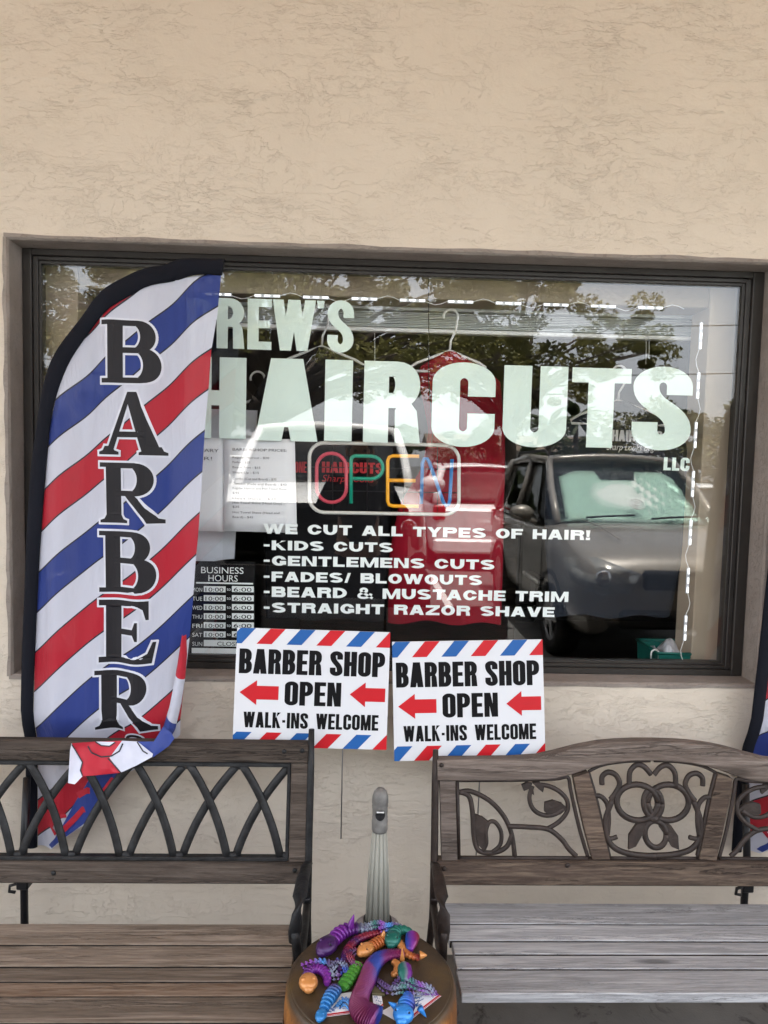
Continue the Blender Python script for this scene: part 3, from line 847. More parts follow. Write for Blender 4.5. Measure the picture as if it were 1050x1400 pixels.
for i, d in enumerate(days):
    y = 805.5+i*12.35
    a_ = hb(263, y+3.2); b_ = hb(276.5, y+3.2); put_bfont(m1, d, a_, X, Z, 0.0135, width=b_.x-a_.x)
    if d != 'SUN':
        for x0, x1, s in ((278.5, 308.5, '10:00'), (317, 347, '6:00')):
            bar2(x0, y-3.8, x1, y+3.8)
            a_ = hb(x0+2.5, y+3.0); b_ = hb(x1-3, y+3.0); put_bfont(ink, s, a_+Vector((0, -0.0008, 0)), X, Z, 0.0135, width=b_.x-a_.x)
        a_ = hb(310, y+2); b_ = hb(315.5, y+2); put_bfont(m1, 'to', a_, X, Z, 0.011, width=b_.x-a_.x)
    else:
        bar2(278.5, y-3.8, 347, y+3.8)
        a_ = hb(297, y+3.0); b_ = hb(334, y+3.0); put_bfont(ink, 'CLOSED', a_+Vector((0, -0.0008, 0)), X, Z, 0.0135, width=b_.x-a_.x)
obj('white_print', m1, M['vinyl_small'], bh); obj('time_digits', ink, M['print_black'], bh)

# ================================================================== INSIDE THE SHOP
M['int_wall'] = plain('interior_wall_paint', (0.10, 0.095, 0.09), 0.85, 0, 0.2, 0.08, 2)
M['int_ceiling'] = plain('interior_ceiling', (0.16, 0.15, 0.14), 0.9, 0, 0.2, 0.05, 3)
M['plank'] = wood('dark_floor_planks', (0.018, 0.012, 0.008), (0.045, 0.028, 0.018), (0.085, 0.055, 0.036), along=(1.0, 9, 9), rough=0.5, bumps=0.2)
fl = MB().box(-4, 4, 0.2, 5.2, -0.1, 0.0)
for i in range(1, 40):
    pass
tag(obj('interior_floor', fl, M['plank']), None, None, kind='structure')
iw = MB(); iw.box(-4.1, -4, 0.2, 5.2, 0, 3.0); iw.box(4, 4.1, 0.2, 5.2, 0, 3.0); iw.box(-4.1, 4.1, 5.2, 5.3, 0, 3.0)
tag(obj('interior_wall', iw, M['int_wall']), None, None, kind='structure')
tag(obj('interior_ceiling', MB().box(-4.1, 4.1, 0.2, 5.3, 3.0, 3.1), M['int_ceiling']), None, None, kind='structure')
# beige surround of the display recess, just inside the pane: two cheeks and a header
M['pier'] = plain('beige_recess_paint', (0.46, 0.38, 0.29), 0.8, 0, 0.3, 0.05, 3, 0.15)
px0 = at(957, 650, 0.21).x; pxl = at(108, 500, 0.21).x; pzh = at(600, 410, 0.21).z
sur = thing('window_recess', (0, 0.27, 0), 'beige painted recess edging the inside of the window behind the light strips', 'window recess')
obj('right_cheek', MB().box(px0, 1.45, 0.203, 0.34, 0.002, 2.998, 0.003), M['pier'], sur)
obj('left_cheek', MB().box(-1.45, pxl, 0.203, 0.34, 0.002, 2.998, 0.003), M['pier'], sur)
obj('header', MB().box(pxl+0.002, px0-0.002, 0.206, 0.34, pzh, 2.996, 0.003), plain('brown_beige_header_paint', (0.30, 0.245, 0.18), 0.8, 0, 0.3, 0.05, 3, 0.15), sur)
# raised mini blind
bl = thing('window_blind', (0.2, 0.37, at(700, 450, 0.37).z), 'white mini blind pulled up tight across the top of the window', 'blind')
za, zb = at(700, 431, 0.37).z, at(700, 457, 0.37).z
xa, xb = at(300, 440, 0.37).x, at(946, 440, 0.37).x
M['blind'] = plain('white_blind_slat', (0.55, 0.58, 0.58), 0.45, 0, 0.5, 0.06, 20)
obj('head_rail', MB().box(xa, xb, 0.355, 0.395, za+0.004, za+0.03, 0.002), M['blind'], bl)
s_ = MB()
for i in range(9):
    z = zb+0.013+i*(za-zb-0.014)/9
    s_.box(xa+0.004*(i % 2), xb-0.004*((i+1) % 2), 0.358+0.002*math.sin(i*2.1), 0.390, z, z+0.0032)
obj('slat', s_, M['blind'], bl)
obj('bottom_rail', MB().box(xa, xb, 0.356, 0.392, zb-0.006, zb+0.009, 0.003), M['white_plastic'], bl)
for x, l in ((883, 498), (887, 490), (512, 520)):
    obj('pull_cord', MB().tube([at(x, 455, 0.352), at(x+0.6, 475, 0.352), at(x, l, 0.352)], 0.0011, 5), M['white_plastic'], bl)

# ---- hangers and garments
def hanger(hx, hy_top, bx, by, lx, ly, rx_, ry_, Y, label):
    t = thing('clothes_hanger', at(bx, by, Y), label, 'hanger', 'white clothes hangers in the window')
    q = at(bx, by, Y); s = (at(bx+10, by, Y).x-q.x)/10
    top = at(bx, hy_top, Y).z
    r = 0.026; cz = top-r
    hk = [(q.x, Y, q.z), (q.x+0.002, Y, q.z+(cz-q.z)*0.3), (q.x+0.020, Y, q.z+(cz-q.z)*0.62)]
    hk += [(q.x+r*math.cos(R(a)), Y, cz+r*math.sin(R(a))) for a in range(-25, 200, 20)]
    obj('hook', MB().tube(hk, 0.0042, 8), M['white_plastic'], t)
    pl_, pr_ = at(lx, ly, Y), at(rx_, ry_, Y)
    bz = min(pl_.z, pr_.z)-0.012
    b = MB().tube([(pl_.x, Y, pl_.z), ((pl_.x*.8+q.x*.2), Y, pl_.z*.72+q.z*.28), (q.x, Y, q.z+.002), ((pr_.x*.8+q.x*.2), Y, pr_.z*.72+q.z*.28), (pr_.x, Y, pr_.z), (pr_.x-0.005, Y, bz), (q.x, Y, bz-0.003), (pl_.x+0.005, Y, bz)], 0.0048, 8, True)
    obj('shoulder_bar', b, M['white_plastic'], t)
    return t
hanger(615, 423, 615, 480, 560, 502, 664, 502, 0.30, 'white plastic hanger holding up the red garment')
hanger(440, 415, 440, 474, 385, 496, 497, 499, 0.33, 'white plastic hanger with its hook behind the letter S, above the black shirt')
hanger(352, 508, 352, 545, 300, 566, 405, 566, 0.40, 'small white hanger with a low hook left of the black shirt')
hanger(845, 500, 845, 548, 780, 574, 912, 574, 0.32, 'white hanger behind the letters T and S carrying the navy shirt')

def cloth(name, c, rough=0.9): 
    m, t, out = nt(name); n = N(t); v = n.coord()
    col = n.ramp(n.noise(v, 6, 5, 0.6), [(0.3, tuple(x*0.85 for x in c)), (0.7, tuple(min(1, x*1.12) for x in c))])
    n.bsdf(out, col, rough, 0, 0.2, n.bump(n.noise(v, 400, 2, 0.6), 0.2, 0.001)); return m
M['red_cloth'] = cloth('red_cloth', (0.27, 0.005, 0.018)); M['black_cloth'] = cloth('black_cloth', (0.012, 0.012, 0.014))
M['navy_cloth'] = cloth('navy_cloth', (0.020, 0.025, 0.036)); M['white_cloth'] = cloth('white_cloth', (0.66, 0.68, 0.74))

def garment(name, label, cat, mat, prof, Y, amp, seed, ncol=44, nrow=46, thick=0.03):
    """hanging garment: prof = [(py, left px, right px)], closed front/back bag with folds"""
    t = None
    rnd = random.Random(seed); ph = [rnd.uniform(0, 6.28) for _ in range(6)]; fr_ = [rnd.uniform(2.0, 5.5) for _ in range(4)]
    pts = [(at((l+r_)/2, y, Y).z, at(l, y, Y).x, at(r_, y, Y).x) for y, l, r_ in prof]
    rows = []
    for i in range(nrow):
        u = i/(nrow-1)*(len(pts)-1); k = min(int(u), len(pts)-2); f = u-k
        f2 = f
        z = pts[k][0]*(1-f2)+pts[k+1][0]*f2; xl = pts[k][1]*(1-f2)+pts[k+1][1]*f2; xr = pts[k][2]*(1-f2)+pts[k+1][2]*f2
        vv = i/(nrow-1); row = []
        for side in (0, 1):
            for j in range(ncol):
                s = j/(ncol-1)
                if side: s = 1-s
                x = xl+(xr-xl)*s
                fold = sum(math.sin(x*2*PI*fr_[q]+ph[q]+vv*1.3*(q-1.5))*(0.55 if q > 1 else 1) for q in range(4))*amp*(0.25+vv)
                bulge = thick*math.sin(PI*s)**0.5
                yy = Y+fold*(1 if side == 0 else 0.8)+(-bulge if side == 0 else bulge)
                row.append(Vector((x, yy, z+0.006*math.sin(x*31+ph[4])*vv)))
        rows.append(row)
    mb = MB().grid(rows, closed_u=True)
    mb.add(rows[0], [list(range(len(rows[0])))])
    o = obj(name, mb, mat)
    tag(o, label, cat); return o
garment('hanging_robe', 'red garment hanging from a white hanger in the middle of the window', 'garment', M['red_cloth'],
        [(482, 606, 624), (492, 590, 640), (503, 574, 662), (520, 572, 684), (590, 586, 690), (640, 578, 690), (690, 545, 688), (760, 532, 687), (850, 530, 684)], 0.31, 0.010, 3)
bs = garment('hanging_shirt', 'black shirt with red print hanging behind the open sign', 'shirt', M['black_cloth'],
        [(476, 432, 448), (486, 410, 472), (500, 372, 512), (560, 336, 545), (640, 330, 552), (655, 356, 540), (760, 362, 530), (845, 364, 528)], 0.345, 0.006, 8)
ns = garment('hanging_shirt', 'navy shirt with small white print hanging at the right of the window', 'shirt', M['navy_cloth'],
        [(549, 835, 856), (558, 812, 880), (572, 776, 920), (620, 748, 945), (690, 744, 941), (745, 744, 934), (838, 752, 916), (841, 754, 914)], 0.335, 0.006, 5)
garment('hanging_towel', 'white cloth hanging behind the price list beside the hours board', 'towel', M['white_cloth'],
        [(560, 262, 352), (600, 255, 350), (720, 250, 323), (766, 252, 320)], 0.24, 0.006, 9, thick=0.012)
def shirt_print(parent, Y, rows, mat):
    m1 = MB()
    for s, x0, x1, y, h, sh in rows:
        a_ = at(x0, y, Y); b_ = at(x1, y, Y)
        if h > 14: put_text(m1, IMPACT, s, a_, X, Z, b_.x-a_.x, h/985*2.62)
        else: put_bfont(m1, s, a_, X, Z, h/985*2.62, width=b_.x-a_.x, shear=sh)
    obj('shirt_print', m1, mat, parent)
M['red_print'] = plain('red_shirt_print', (0.62, 0.03, 0.04), 0.7); M['white_print'] = plain('white_shirt_print', (0.8, 0.8, 0.8), 0.7)
shirt_print(bs, 0.292, [('HAIRCUTS', 440, 524, 646, 14.5, 0), ('Sharp Looks', 440, 510, 658, 9, 0.25), ('ONE', 403, 419, 646, 14.5, 0)], M['red_print'])
shirt_print(ns, 0.285, [('HAIRCUTS', 836, 905, 603, 15, 0), ('Sharp Looks Begin', 829, 900, 615, 9, 0.25)], M['white_print'])

# ---- things on the floor and counter inside
def mat_simple(n_, c, r=0.5): return plain(n_, c, r)
bk = thing('storage_basket', at(913, 903, 0.30), 'teal basket with white cloth at the lower right corner of the window', 'basket')
b0 = at(893, 905, 0.27); b1 = at(944, 888, 0.27)
zz = b0.z-0.03
m1 = MB(); o_ = [(b0.x, 0.22, zz), (b1.x-.02, 0.22, zz), (b1.x-.02, 0.38, zz), (b0.x, 0.38, zz)]
# woven tub: outer and inner wall with rolled rim
def tub(mb, x0, x1, y0, y1, z0, z1, fl):
    mb.add([(x0, y0, z0), (x1, y0, z0), (x1, y1, z0), (x0, y1, z0), (x0-fl, y0-fl, z1), (x1+fl, y0-fl, z1), (x1+fl, y1+fl, z1), (x0-fl, y1+fl, z1)],
           [(3, 2, 1, 0), (0, 1, 5, 4), (1, 2, 6, 5), (2, 3, 7, 6), (3, 0, 4, 7)])
    mb.tube([(x0-fl, y0-fl, z1), (x1+fl, y0-fl, z1), (x1+fl, y1+fl, z1), (x0-fl, y1+fl, z1)], 0.006, 8, True)
tub(m1, b0.x, b1.x-0.01, 0.215, 0.40, 0.82, b1.z, 0.008)
obj('tub', m1, plain('teal_plastic', (0.01, 0.16, 0.13), 0.4), bk)
m1 = MB()
rnd = random.Random(4)
rows = []
for i in range(9):
    row = []
    for j in range(9):
        x = b0.x+0.03+(b1.x-b0.x-0.05)*j/8; y = 0.235+0.14*i/8
        row.append(Vector((x, y, b1.z-0.012+0.035*math.sin(j*0.8)*math.sin(i*0.7+0.4)+rnd.uniform(-.006, .006))))
    rows.append(row)
tag(obj('folded_cloth', m1.grid(rows), M['white_cloth'], solid=0.004), 'crumpled white cloth lying in the teal basket', 'cloth')
# counter that carries the basket: dark ledge along the window
tag(obj('display_ledge', MB().box(0.55, px0-0.01, 0.205, 0.42, 0.77, 0.818, 0.003), plain('dark_ledge', (0.02, 0.015, 0.012), 0.5)), 'dark shelf below the right end of the window, under the teal basket', 'shelf')
hk = thing('clothes_hanger', at(895, 900, 0.21), 'white hanger hook poking out over the teal basket', 'hanger')
q = at(895, 903, 0.212)
obj('hook', MB().tube([(q.x-0.014, 0.212, q.z), (q.x-0.014, 0.212, q.z+0.025)]+[(q.x-0.014*math.cos(R(a)), 0.212, q.z+0.025+0.014*math.sin(R(a))) for a in range(0, 181, 20)]+[(q.x+0.014, 0.212, q.z+0.005)], 0.003, 8), M['white_plastic'], hk)
# salon chair and mirror counter, dim at the back
M['tan_box'] = plain('brown_cardboard', (0.20, 0.125, 0.065), 0.8, 0, 0.2, 0.1, 4)
bx = thing('cardboard_box', at(513, 700, 2.2), 'small brown cardboard box seen through the letter P of the open sign', 'box')
a_ = at(500, 702, 2.2); b_ = at(527, 664, 2.2)
m1 = MB().box(a_.x, b_.x, 2.2, 2.4, a_.z, b_.z, 0.002); obj('carton', m1, M['tan_box'], bx)
obj('tape', MB().box((a_.x+b_.x)/2-.02, (a_.x+b_.x)/2+.02, 2.1985, 2.2, a_.z, b_.z), plain('pale_tape', (.4, .33, .22), .4), bx)
cn = thing('wooden_counter', (0.15, 2.35, 0), 'dark wooden counter at the back carrying the cardboard box', 'counter')
obj('counter_top', MB().box(-0.5, 0.9, 2.1, 2.6, a_.z-0.044, a_.z-0.004, 0.004), M['plank'], cn)
obj('cabinet', MB().box(-0.47, 0.87, 2.14, 2.57, 0.0, a_.z-0.044, 0.003), M['plank'], cn)
M['leather'] = plain('black_leather', (0.014, 0.013, 0.013), 0.35, 0, 0.5, 0.2, 20, 0.2)
def barber_chair(x, y, label):
    t = thing('barber_chair', (x, y, 0), label, 'barber chair')
    obj('base', MB().lathe([(0.30, 0), (0.30, 0.02), (0.10, 0.05), (0.05, 0.08), (0.05, 0.42)], (x, y, 0), 24), M['steel_wire'], t)
    obj('seat', MB().box(x-.27, x+.27, y-.27, y+.25, .42, .56, 0.03), M['leather'], t)
    obj('backrest', MB().box(x-.26, x+.26, y+.25, y+.36, .50, 1.08, 0.03), M['leather'], t)
    obj('headrest', MB().box(x-.14, x+.14, y+.26, y+.34, 1.12, 1.26, 0.025), M['leather'], t)
    for s in (-1, 1): obj('armrest', MB().box(x+s*.31-.035, x+s*.31+.035, y-.2, y+.25, .70, .75, 0.012).box(x+s*.31-.02, x+s*.31+.02, y-.05, y+.10, .50, .70, .004), M['leather'], t)
barber_chair(1.0, 3.4, 'black leather barber chair dim inside the shop at the right')
# ================================================================== FEATHER FLAGS
def flag_cloth():
    m, t, out = nt('flag_fabric'); n = N(t)
    c = n.new('ShaderNodeTexCoord'); sp = n.new('ShaderNodeSeparateXYZ'); n.link(c.outputs['Object'], sp.inputs[0])
    x, z = sp.outputs[0], sp.outputs[2]
    wob = n.math('ADD', n.math('MULTIPLY', n.math('SINE', n.math('MULTIPLY', x, 21.0)), 0.005), n.math('MULTIPLY', n.math('SINE', n.math('ADD', n.math('MULTIPLY', x, 11.0), n.math('MULTIPLY', z, 3.0))), 0.006))
    s = n.math('ADD', n.math('SUBTRACT', z, n.math('MULTIPLY', x, FLAG_K)), wob)
    fr_ = n.math('FRACT', n.math('ADD', n.math('DIVIDE', s, FLAG_P), FLAG_O))
    wh, bl, rd, ln = (0.60, 0.62, 0.72), (0.020, 0.044, 0.235), (0.46, 0.012, 0.030), (0.02, 0.02, 0.035)
    e = 0.006
    st = [(0, ln), (e, bl), (.25-e, ln), (.25+e, wh), (.5-e, ln), (.5+e, rd), (.75-e, ln), (.75+e, wh), (1-e, ln)]
    col = n.ramp(fr_, st, 'CONSTANT')
    v = n.coord()
    wr_ = n.noise(n.coord(scale=(16, 16, 2.6), rot=(0, R(8), 0)), 1.0, 5, 0.55, 0.8)
    cr_ = n.noise(v, 14, 5, 0.6)
    hh = n.math('ADD', n.math('ADD', n.math('MULTIPLY', wr_, 1.0), n.math('MULTIPLY', cr_, 0.22)), n.math('MULTIPLY', n.noise(v, 500, 2, 0.6), 0.02))
    b = n.bsdf(None, col, 0.55, 0, 0.35, n.bump(hh, 0.55, 0.02))
    tl = n.new('ShaderNodeBsdfTranslucent'); n.link(col, tl.inputs[0])
    mx = n.new('ShaderNodeMixShader'); mx.inputs[0].default_value = 0.20
    n.link(b.outputs[0], mx.inputs[1]); n.link(tl.outputs[0], mx.inputs[2])
    tp = n.new('ShaderNodeBsdfTransparent'); m2 = n.new('ShaderNodeMixShader'); m2.inputs[0].default_value = 0.06
    n.link(mx.outputs[0], m2.inputs[1]); n.link(tp.outputs[0], m2.inputs[2]); n.link(m2.outputs[0], out.inputs[0])
    return m
FLY = -0.095
base = at(30, 1160, FLY); FB = Vector((base.x, FLY, 0.0))
def fl2(px, py): q = at(px, py, FLY); return (q.x, q.z)
ca, cb = fl2(60, 573), fl2(290, 400)
FLAG_K = 0.86
pA = fl2(60, 543)[1]-fl2(60, 543)[0]*0; 
FLAG_P = fl2(60, 573)[1]-fl2(50, 785)[1] + 0.0
_s1 = (fl2(62, 615)[1]) - FLAG_K*(fl2(62, 615)[0]-FB.x)        # lower edge of the first blue band
FLAG_O = (-_s1/FLAG_P) % 1.0
M['flag'] = flag_cloth()
M['flag_black'] = cloth('black_sleeve_cloth', (0.006, 0.007, 0.012))
M['flag_letter'] = plain('flag_letter_print', (0.011, 0.010, 0.013), 0.6, 0, 0.3, 0.15, 8)
M['flag_halo'] = plain('flag_letter_edge', (0.60, 0.62, 0.70), 0.6)
M['flag_red'] = plain('flag_red_print', (0.46, 0.012, 0.030), 0.6); M['flag_blue'] = plain('flag_blue_print', (0.020, 0.044, 0.235), 0.6)
M['flag_white'] = plain('flag_white_cloth', (0.60, 0.62, 0.72), 0.6); M['flag_line'] = plain('flag_line_print', (0.02, 0.02, 0.03), 0.6)
OUT = [(307, 354), (267, 354), (233, 357), (200, 367), (167, 384), (133, 408), (110, 435), (87, 470), (70, 507), (60, 543), (50, 593), (43, 640), (39, 687), (36, 727), (32, 827), (28, 927), (26, 1017), (24, 1090), (25, 1172)]
INN = [(303, 376), (283, 375), (250, 379), (207, 389), (173, 410), (143, 431), (120, 455), (100, 490), (82, 540), (72, 580), (64, 640), (60, 680), (57, 710), (53, 755), (49, 835), (45, 930), (42, 1017), (40, 1090), (39, 1172)]
RGT = [(302, 374), (297, 430), (289, 480), (286, 530), (282, 573), (279, 620), (276, 673), (271, 733), (267, 770), (263, 820), (257, 880), (250, 940), (243, 1010), (205, 1040), (172, 1060), (150, 1090), (120, 1125), (86, 1150), (62, 1171)]
def interp(tab, z):
    """x at height z along a descending polyline of (x,z)"""
    if z >= tab[0][1]: return tab[0][0]
    for a_, b_ in zip(tab, tab[1:]):
        if a_[1] >= z >= b_[1]:
            t = (a_[1]-z)/max(1e-6, a_[1]-b_[1]); return a_[0]+(b_[0]-a_[0])*t
    return tab[-1][0]
inn = [fl2(*p) for p in INN]; out_ = [fl2(*p) for p in OUT]; rgt = [fl2(*p) for p in RGT]
inn_d = sorted(inn, key=lambda p: -p[1])
ZT = inn_d[0][1]; ZB = rgt[-1][1]
def flag_y(x, z):
    u = x-FB.x; low = max(0.0, (1.0-z))
    a_ = 0.012+0.010*low
    y = a_*math.sin(u*27+z*1.1)+0.55*a_*math.sin(u*52-z*2.0+1.0)+0.006*math.sin(z*5+u*6)
    y -= 0.010*math.sin(min(1, max(0, u/0.5))*PI)
    if z < 0.82: y += 0.035*min(1, (0.82-z)/0.1)
    return FLY+min(y, 0.07)
rows = []; NR = 150; NC = 40
for i in range(NR+1):
    z = ZT-(ZT-ZB)*i/NR
    xl, xr = interp(inn_d, z), interp(rgt, z)
    if xr < xl+0.002: xr = xl+0.002
    rows.append([Vector((xl+(xr-xl)*j/NC, flag_y(xl+(xr-xl)*j/NC, z), z)) for j in range(NC+1)])
flag = thing('feather_flag', FB, 'striped barber feather flag with a black sleeve, standing behind the bench with the lattice back', 'feather flag', 'feather flags')
o_cloth = obj('banner_cloth', MB().grid(rows), M['flag'], flag)
# the sleeve over the bent pole
sl = MB(); rings = []
def resamp(pts, n):
    L = [0]
    for a_, b_ in zip(pts, pts[1:]): L.append(L[-1]+math.hypot(b_[0]-a_[0], b_[1]-a_[1]))
    o = []
    for i in range(n+1):
        s = L[-1]*i/n
        k = max(0, min(len(pts)-2, next((q for q in range(len(pts)-1) if L[q+1] >= s), len(pts)-2)))
        t = (s-L[k])/max(1e-9, L[k+1]-L[k]); o.append((pts[k][0]+(pts[k+1][0]-pts[k][0])*t, pts[k][1]+(pts[k+1][1]-pts[k][1])*t))
    return o
def smooth(pts, it=2):
    for _ in range(it):
        pts = [pts[0]]+[((a_[0]+2*b_[0]+c[0])/4, (a_[1]+2*b_[1]+c[1])/4) for a_, b_, c in zip(pts, pts[1:], pts[2:])]+[pts[-1]]
    return pts
oo = []; ii = []
for k in range(len(out_)-1):
    for q in range(4):
        t = q/4
        oo.append((out_[k][0]*(1-t)+out_[k+1][0]*t, out_[k][1]*(1-t)+out_[k+1][1]*t)); ii.append((inn[k][0]*(1-t)+inn[k+1][0]*t, inn[k][1]*(1-t)+inn[k+1][1]*t))
oo.append(out_[-1]); ii.append(inn[-1]); oo = smooth(oo, 5); ii = smooth(ii, 3)
for (xo, zo), (xi, zi) in zip(oo, ii):
    c = ((xo+xi)/2, (zo+zi)/2); hx, hz = (xi-xo)/2*1.06, (zi-zo)/2*1.06
    yy = flag_y(xi, zi)
    rings.append([Vector((c[0]+hx*math.cos(R(a_)), yy-0.004+0.011*math.sin(R(a_)), c[1]+hz*math.cos(R(a_)))) for a_ in range(0, 360, 30)])
sl.grid(rings, closed_u=True); sl.add(rings[0], [list(range(12))]); sl.add(rings[-1], [list(range(12))[::-1]])
obj('pole_sleeve', sl, M['flag_black'], flag)
px_ = (out_[-1][0]+inn[-1][0])/2
pb = at(33, 1200, FLY).x
pm = MB().tube([(px_, FLY+0.03, 0.62), ((px_+pb)/2, FLY, 0.40), (pb, FLY, 0.02)], 0.0115, 12)
obj('pole', pm, M['black_metal'], flag)
zb = at(20, 1206, FLY).z
br = MB().box(pb-0.017, pb+0.019, FLY-0.02, FLY+0.018, zb-0.016, zb+0.016, 0.004)
br.tube([(pb-0.01, FLY-0.012, zb+0.004), (pb-0.036, FLY-0.016, zb-0.002), (pb-0.038, FLY-0.016, zb-0.020), (pb-0.02, FLY-0.014, zb-0.024)], 0.005, 8)
obj('bracket', br, M['black_metal'], flag)
fb = MB()
for a_ in (35, 145, 215, 325): fb.bar((pb, FLY, 0.012), (pb+0.22*math.cos(R(a_)), FLY+0.085*math.sin(R(a_)), 0.012), 0.022, 0.012, 0.002)
obj('ground_cross', fb, M['black_metal'], flag)
# letters
SER = Serif(); LB = [('B', 142, 221, 441, 524), ('A', 137, 230, 538, 621), ('R', 138, 226, 634, 714), ('B', 136, 214, 727, 809), ('E', 136, 214, 821, 905), ('R', 131, 216, 917, 997)]
for k, (c, x0, x1, y0, y1) in enumerate(LB):
    a_ = at(x0, y1, FLY); b_ = at(x1, y0, FLY); wW = b_.x-a_.x; hH = b_.z-a_.z
    gl_ = SER.glyph(c)
    mx_ = max(p[0] for g in gl_ for p in g); mn_ = min(p[0] for g in gl_ for p in g)
    gl_ = [[((p[0]-mn_)/(mx_-mn_)*wW, p[1]*hH) for p in g] for g in gl_]
    ext = [(wW*i/14, hH*j/16) for i in range(15) for j in range(17)]
    v2, f = union(gl_, ext)
    hv, hf = union(outline_pieces(v2, f, 0.0062), ext)
    lm = MB().add([Vector((a_.x+x, flag_y(a_.x+x, a_.z+z)-0.0030, a_.z+z)) for x, z in v2], f)
    hm = MB().add([Vector((a_.x+x, flag_y(a_.x+x, a_.z+z)-0.0018, a_.z+z)) for x, z in hv], hf)
    lo = obj('printed_letter', lm, M['flag_letter'], flag); obj('letter_edge', hm, M['flag_halo'], lo)
# the emblem start below the word: a small ring, and red scrolls on the hidden tail
def on_flag(pxs, v, name, mats, parent, off, clip=None):
    P = [fl2(*p) for p in pxs]; lm = MB()
    v2, f = union(stroke(P, v, v))
    lm.add([Vector((x, flag_y(x, z)-off, z)) for x, z in v2], f); obj(name, lm, mats, parent)
rp = [(184+12*math.cos(R(a_)), 1014-10*math.sin(R(a_))) for a_ in range(15, 200, 15)]
on_flag(rp, 0.017, 'emblem_ring', M['flag_halo'], flag, 0.0016); on_flag(rp, 0.0085, 'emblem_ring', M['flag_letter'], flag, 0.0030)
rr_ = [(112+40*math.cos(R(a_)), 1050+34*math.sin(R(a_))) for a_ in range(-20, 200, 15)]
sc_ = [(104, 1085), (122, 1075), (140, 1082), (128, 1096), (108, 1098), (92, 1112), (84, 1130), (72, 1138)]
tail = MB()
v2, f = union([[fl2(*p) for p in ((172, 1058), (150, 1089), (120, 1123), (86, 1149), (64, 1168), (58, 1166), (78, 1140), (100, 1100), (124, 1060))]], [fl2(60+i*8, 1060+j*8) for i in range(15) for j in range(14)])
tail.add([Vector((x, flag_y(x, z)-0.002, z)) for x, z in v2], f); obj('tail_panel', tail, M['flag_blue'], flag)
on_flag([(150, 1072), (136, 1090), (118, 1082), (104, 1090)], 0.020, 'tail_scroll', M['flag_red'], flag, 0.0035)
on_flag([(128, 1112), (112, 1108), (100, 1122), (84, 1138), (76, 1136)], 0.018, 'tail_scroll', M['flag_red'], flag, 0.0035)
on_flag([(88, 1118), (70, 1122), (64, 1138), (72, 1146)], 0.013, 'tail_scroll', M['flag_red'], flag, 0.0035)
flag2 = copy_tree(flag)
sh = at(1021, 1160, FLY).x-at(31.5, 1160, FLY).x
flag2.location.x += sh
flag2['label'] = 'second striped feather flag, mostly cut off at the right edge behind the bench with scrollwork'
# folded-over right edge and the corner draped over the bench rail
def patch(mb, pxs, Yf, dens=7, slot=0):
    P = [at(x, y, -0.1) for x, y in pxs]; P2 = [(p.x, p.z) for p in P]
    x0 = min(p[0] for p in P2); x1 = max(p[0] for p in P2); z0 = min(p[1] for p in P2); z1 = max(p[1] for p in P2)
    ext = [(x0+(x1-x0)*i/dens, z0+(z1-z0)*j/dens) for i in range(dens+1) for j in range(dens+1)]
    v2, f = union([P2], ext); mb.cur = slot
    sm_ = mb.smooth; mb.smooth = True
    mb.add([Vector((x, Yf(x, z), z)) for x, z in v2], f); mb.smooth = sm_
fm = MB()
inn_e = [(251, 866), (246, 900), (240, 935), (233, 966), (226, 992), (215, 1014), (203, 1030)]
out_e = [(256, 866), (259, 890), (256, 922), (250, 956), (242, 1000), (229, 1024), (206, 1041)]
NI = 120; ri = resamp(smooth(inn_e, 1), NI); ro = resamp(smooth(out_e, 1), NI); NCF = 10
grid_ = []
for k in range(NI+1):
    row = []
    for c in range(NCF+1):
        u = c/NCF; px_f = ri[k][0]*(1-u)+ro[k][0]*u; py_f = ri[k][1]*(1-u)+ro[k][1]*u
        q = at(px_f, py_f, FLY)
        row.append(Vector((q.x, FLY-0.014-0.020*math.sin(PI*u)**.7-0.004*math.sin(k*.06), q.z)))
    grid_.append(row)
for k in range(NI):
    for c in range(NCF):
        d = k
        fm.cur = 0 if d < 38 else (1 if d < 78 else 2); fm.smooth = True
        fm.add([grid_[k][c], grid_[k][c+1], grid_[k+1][c+1], grid_[k+1][c]], [(0, 1, 2, 3)])
fo = obj('folded_edge', fm, [M['flag_red'], M['flag_white'], M['flag_blue']], flag, solid=0.001)

# ================================================================== BENCHES
TILT = 0.16
def shear(v): return Vector((v.x, v.y+(v.z-0.60)*TILT, v.z))
def sheared(mb):
    mb.v = [shear(v) for v in mb.v]; return mb
def BP(px, py, Y=-0.25): return at(px, py, Y)
def slab(pxs, y0, y1, Y=-0.25, bev=True):
    """plank of the bench back: outline in photo, real thickness"""
    P = [BP(x, y, Y) for x, y in pxs]
    return [Vector((p.x, y0, p.z)) for p in P], Vector((0, y1-y0, 0))
def plank(mb, x0, x1, y0, z0, y1, z1, th, rnd, bev=0.004):
    """seat slat between a back edge (y0,z0) and a front edge (y1,z1)"""
    d = Vector((0, y1-y0, z1-z0)); L = d.length; d.normalize(); nrm = Vector((0, -d.z, d.y)) if d.y > 0 else Vector((0, d.z, -d.y))
    Mx = Matrix(((1, 0, 0, 0), (0, d.y, nrm.y, y0), (0, d.z, nrm.z, z0), (0, 0, 0, 1)))
    j = rnd.uniform(-.003, .003)
    mb.box(x0+j, x1+j, 0, L, -th, 0, bev, Mx)

